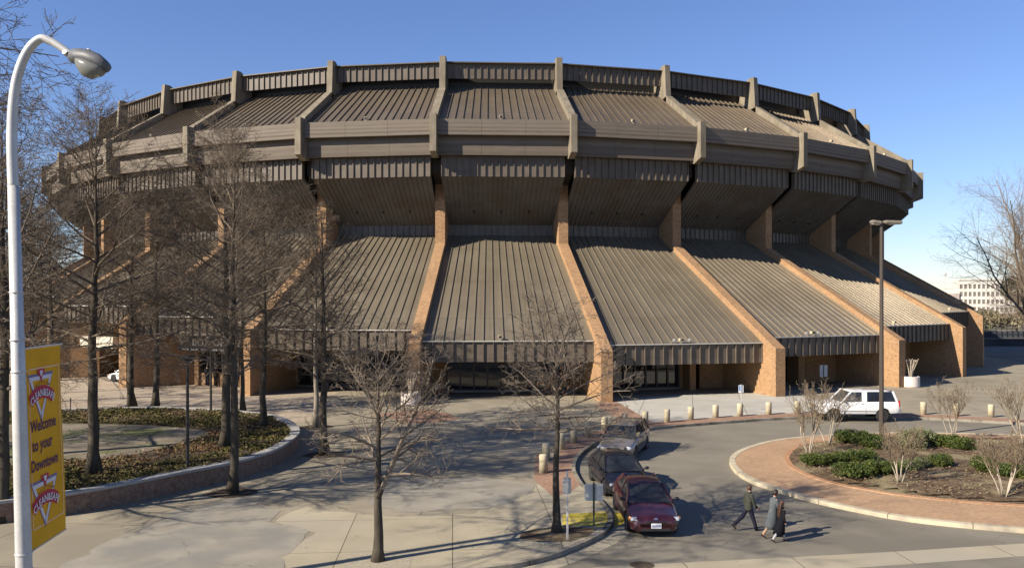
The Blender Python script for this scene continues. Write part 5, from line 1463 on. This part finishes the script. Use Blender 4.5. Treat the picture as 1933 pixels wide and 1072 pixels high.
# ================================================================ PEOPLE
M['skin'] = mottled('skin', (.42, .24, .17), (.50, .30, .21), 20, .55, 60, .02)
M['hair_brown'] = mottled('brown_hair', (.055, .028, .018), (.11, .055, .03), 30, .5, 90, .2, stretch=(1, 1, .15))
M['hair_dark'] = mottled('dark_hair', (.018, .012, .01), (.04, .026, .02), 30, .5, 90, .2)
def cloth(name, c): return mottled(name, tuple(x * .85 for x in c), tuple(x * 1.12 for x in c), 9, .9, 120, .25, .1)
def person(lab, loc, heading, H, legs, arms, outfit, headyaw=0.0, nod=0.0, lean=.03):
    """legs: per side (hip swing, knee bend, heel lift); arms: per side (shoulder swing, elbow bend, abduction). local +X is forward"""
    e = empty('person'); s = H / 1.75
    V = []; E = []; Rd = []
    def v(p, r, par=None):
        V.append(Vector(p)); Rd.append(r); i = len(V) - 1
        if par is not None: E.append((par, i))
        return i
    hipz = .90
    pel = v((0, 0, hipz + .04), .125)
    sp1 = v((.01 + lean * .3, 0, 1.12), .115, pel); ch = v((.0 + lean * .8, 0, 1.32), .135, sp1); nk0 = v((lean, 0, 1.45), .07, ch); nk1 = v((lean + .02, 0, 1.53), .052, nk0)
    hc = v((lean + .03 + nod * .04, 0, 1.615), .085, nk1); ht = v((lean + .03 + nod * .06, 0, 1.68), .075, hc)
    chin = v((lean + .095 + nod * .04, 0, 1.575 - nod * .02), .04, hc)
    feet = []; hands = []; LJ = []; AJ = []
    for sd, (sw, kb, hl) in zip((1, -1), legs):
        a = R(sw); hp = Vector((0, .088 * sd, hipz)); kn = hp + Vector((math.sin(a), 0, -math.cos(a))) * .43; b = a - R(kb)
        an = kn + Vector((math.sin(b), 0, -math.cos(b))) * .42
        ft = R(hl); toe = an + Vector((math.cos(ft), 0, -math.sin(ft))) * .16 + Vector((0, 0, -.045))
        h = v(hp, .088, pel); m1 = v(hp.lerp(kn, .5), .074, h); k = v(kn, .055, m1); m2 = v(kn.lerp(an, .35), .054, k); n_ = v(an, .037, m2); heel = v(an + Vector((-.035, 0, -.045)), .03, n_); t = v(toe, .028, n_)
        LJ.append((hp, kn, an, toe, ft))
    for sd, (sw, eb, ab) in zip((1, -1), arms):
        a = R(sw); sh = Vector((lean * .9, .175 * sd, 1.40)); u = Vector((math.sin(a), math.sin(R(ab)) * sd, -math.cos(a))).normalized(); el = sh + u * .28
        b = a + R(eb); f = Vector((math.sin(b), math.sin(R(ab)) * .5 * sd, -math.cos(b))).normalized(); wr = el + f * .245
        k0 = v(sh, .06, ch); k1 = v(sh.lerp(el, .5), .045, k0); k2 = v(el, .038, k1); k3 = v(el.lerp(wr, .4), .036, k2); k4 = v(wr, .024, k3)
        pm = v(wr + f * .06, .028, k4); side = f.cross(Vector((0, sd, 0))).normalized()
        for q in range(4):
            off = side * (.024 - .016 * q); ln = (.052, .06, .056, .044)[q]
            j1 = v(wr + f * .085 + off, .0088, pm); cu = (f + Vector((.25, -.25 * sd, 0))).normalized()
            j2 = v(V[j1] + f * ln * .5, .0085, j1); v(V[j2] + cu * ln * .5, .0075, j2)
        th = v(wr + f * .03 + side * .034, .0095, pm); v(V[th] + (f * .8 + side * .5).normalized() * .045, .009, th)
        AJ.append((sh, el, wr))
    mnz = min(j[3].z for j in LJ) - .028; mnz = min(mnz, min(j[2].z for j in LJ) - .075)
    up = Vector((0, 0, -mnz))
    T = lambda p: (Vector(p) + up) * s
    me = bpy.data.meshes.new('body'); me.from_pydata([T(p) for p in V], E, []); o = link('body', me, M['skin'], e)
    sk = o.modifiers.new('skin', 'SKIN'); sd_ = me.skin_vertices[0].data
    for i, r in enumerate(Rd): sd_[i].radius = (r * s, r * s)
    sd_[0].use_root = True; sk.use_smooth_shade = True
    ss = o.modifiers.new('sub', 'SUBSURF'); ss.levels = 1; ss.render_levels = 1
    hd_ = T((lean + .03 + nod * .05, 0, 1.64)); HM = Matrix.Translation(hd_) @ Matrix.Rotation(headyaw, 4, 'Z') @ Matrix.Rotation(nod * .4, 4, 'Y')
    mb = MB(); S_ = s
    mb.ball((0, 0, 0), (.088 * s, .076 * s, .112 * s), 14, 10, None); mb.v = [tuple(HM @ Vector(p)) for p in mb.v]
    n0 = len(mb.v); mb.ball((.0, 0, 0), (.018 * s, .014 * s, .024 * s), 8, 5); mb.v[n0:] = [tuple(HM @ (Vector(p) + Vector((.088 * s, 0, -.012 * s)))) for p in mb.v[n0:]]
    for sy in (-1, 1):
        n0 = len(mb.v); mb.ball((0, 0, 0), (.02 * s, .009 * s, .03 * s), 8, 5); mb.v[n0:] = [tuple(HM @ (Vector(p) + Vector((.0, sy * .077 * s, -.01 * s)))) for p in mb.v[n0:]]
    mb.build('head', M['skin'], e, True)
    mb = MB()
    for sy in (-1, 1):
        n0 = len(mb.v); mb.ball((0, 0, 0), (.006 * s, .012 * s, .006 * s), 6, 4); mb.v[n0:] = [tuple(HM @ (Vector(p) + Vector((.080 * s, sy * .03 * s, .01 * s)))) for p in mb.v[n0:]]
    mb.build('eye', M['hair_dark'], e, True)
    mb = MB(); mb.box((.081 * s, 0, -.055 * s), (.012 * s, .04 * s, .008 * s)); mb.v = [tuple(HM @ Vector(p)) for p in mb.v]; mb.build('mouth', plain('lip', (.30, .10, .09), .5), e)
    # hair cap: an open shell over the back and top of the head
    mb = MB(); rgs = []
    for i in range(8):
        ph = math.pi * .5 * (1 - i / 7 * 1.45); rgs.append([])
        for k in range(16):
            th = 2 * math.pi * k / 16; fr = math.cos(th); cut = 1.0
            x, y, z = .1 * math.cos(ph) * math.cos(th) - .012, .090 * math.cos(ph) * math.sin(th), .122 * math.sin(ph) + .008
            if fr > .3 and z < .055: x = min(x, .052); z = max(z, .05)
            rgs[-1].append(HM @ (Vector((x, y, z)) * s * outfit.get('hairscale', 1.0)))
    mb.rings(rgs, cap=True); mb.build('hair', M[outfit['hair']], e, True)
    if outfit.get('long'):
        mb = MB(); c = [(-.035, 1.70, .075, .085), (-.075, 1.60, .06, .098), (-.10, 1.48, .055, .115), (-.135, 1.34, .05, .125), (-.15, 1.20, .045, .11), (-.15, 1.08, .035, .07), (-.145, 1.02, .015, .03)]
        mb.rings([[T((x + lean + rx * math.cos(2 * math.pi * k / 14), ry * math.sin(2 * math.pi * k / 14) * (1 + .08 * math.sin(k * 5)), z)) for k in range(14)] for x, z, rx, ry in c])
        mb.build('long_hair', M[outfit['hair']], e, True)
    # trousers / tights
    def sleeve(name, pts, rads, m_, n=12): mb = MB(); mb.tube([T(p) for p in pts], [r * s for r in rads], n); return mb.build(name, m_, e, True)
    for k, (hp, kn, an, toe, ft) in enumerate(LJ):
        if outfit.get('trousers'):
            sleeve('trouser_leg', [hp + Vector((0, 0, .06)), hp.lerp(kn, .35), kn, kn.lerp(an, .5), an + Vector((.0, 0, -.02))], [.105, .098, .076, .07, .066], outfit['trousers'])
        if outfit.get('socks'): sleeve('sock', [kn.lerp(an, .25), kn.lerp(an, .6), an], [.058, .05, .042], outfit['socks'])
        mb = MB(); dx = Vector((math.cos(ft), 0, -math.sin(ft))); upv = Vector((math.sin(ft), 0, math.cos(ft))); hl = an + upv * -.055 - dx * .055
        rr = []
        for t, hh, ww in ((0, .035, .026), (.05, .05, .036), (.12, .04, .036), (.19, .026, .042), (.245, .018, .036), (.265, .01, .02)):
            c = hl + dx * t; rr.append([T(c + Vector((0, 1, 0)) * ww * math.cos(2 * math.pi * q / 10) + upv * (hh * max(-.55, math.sin(2 * math.pi * q / 10)))) for q in range(10)])
        mb.rings(rr); mb.build('shoe', outfit['shoes'], e, True)
    # coat: torso shell and skirt, sleeves
    rr = []
    for (z, rx, ry, cx) in outfit['coat_rings']:
        rr.append([T((cx + lean * (z - .9) / .6 + rx * math.cos(2 * math.pi * k / 18), ry * math.sin(2 * math.pi * k / 18) * (1 + outfit.get('fold', .03) * math.sin(k * 4.1 + z * 9) * (1.5 - z)), z)) for k in range(18)])
    mb = MB(); mb.rings(rr); mb.build('coat', outfit['coat'], e, True)
    for sh, el, wr in AJ:
        f = (wr - el).normalized()
        sleeve('sleeve', [sh + Vector((0, 0, .035)), sh, sh.lerp(el, .5), el, el.lerp(wr, .5), wr + f * .005], [.045, .075, .066, .058, .052, .046], outfit['coat'])
    mb = MB(); rr = [[T((lean + .01 + r_ * math.cos(2 * math.pi * k / 12), r_ * 1.05 * math.sin(2 * math.pi * k / 12), z)) for k in range(12)] for z, r_ in ((1.44, .095), (1.50, .082), (1.515, .07))]
    mb.rings(rr, cap=False); mb.build('collar', outfit.get('collar', outfit['coat']), e, True)
    e.location = loc; e.rotation_euler.z = heading
    return tag(e, lab, 'person')
black = cloth('black_cloth', (.014, .014, .018)); navy = cloth('navy_trousers', (.03, .03, .05)); olive = cloth('olive_jacket', (.055, .058, .045)); greyc = cloth('blue_grey_coat', (.105, .118, .125)); white_ = cloth('white_socks', (.6, .6, .6)); shoe = plain('black_leather', (.012, .01, .01), .35)
jacket = [(.80, .13, .185, -.01), (.88, .14, .195, 0), (1.05, .135, .185, 0), (1.22, .14, .195, 0), (1.36, .135, .205, 0), (1.44, .10, .17, 0), (1.49, .06, .08, 0)]
longc = [(.36, .25, .25, -.06), (.55, .225, .235, -.035), (.78, .18, .21, -.015), (.95, .155, .19, 0), (1.12, .135, .17, 0), (1.25, .14, .185, 0), (1.37, .13, .195, 0), (1.44, .095, .16, 0), (1.49, .06, .08, 0)]
pm_ = U(1413, 1001, ZR)
person('man in an olive jacket and navy trousers striding across the drive, ahead of two others', pm_, R(14), 1.50, [(-32, 22, 50), (20, 2, -6)], [(-14, 18, 6), (12, 22, 8)],
       dict(hair='hair_brown', trousers=navy, shoes=shoe, coat=olive, coat_rings=jacket))
pw_ = U(1459, 1014, ZR)
person('woman in a long blue-grey coat walking beside a long-haired girl', pw_, R(12), 1.50, [(16, 2, -4), (-24, 16, 38)], [(-6, 40, 6), (10, 50, 8)],
       dict(hair='hair_dark', hairscale=1.12, socks=cloth('tan_tights', (.45, .30, .20)), shoes=shoe, coat=greyc, coat_rings=longc), nod=.6, lean=.06)
pg_ = U(1474, 1022, ZR)
person('girl with long brown hair, black coat and white socks walking beside the woman in grey', pg_, R(14), 1.27, [(18, 2, -5), (-24, 14, 36)], [(8, 20, 8), (-8, 26, 6)],
       dict(hair='hair_brown', long=True, hairscale=1.08, socks=white_, shoes=shoe, coat=black, coat_rings=longc), lean=.05)
for k, (px, py, hd2, lab, ct_, tr_) in enumerate([(391, 728, 95, 'person in dark clothes standing at the box office windows, left one', black, navy), (407, 729, 80, 'person in a dark coat standing in the middle of the box office group', cloth('dark_brown_coat', (.04, .03, .025)), black), (447, 731, 100, 'person in grey jacket standing at the right end of the box office windows', cloth('mid_grey_coat', (.12, .12, .12)), navy)]):
    person(lab, U(px, py), R(hd2), 1.72, [(3, 2, 0), (-4, 2, 0)], [(5, 30, 6), (8, 15, 6)], dict(hair='hair_dark' if k else 'hair_brown', trousers=tr_, shoes=plain('pale_shoe', (.5, .5, .5), .6), coat=ct_, coat_rings=jacket, collar=white_))
# two people in the front seats of the wagon are part of its interior
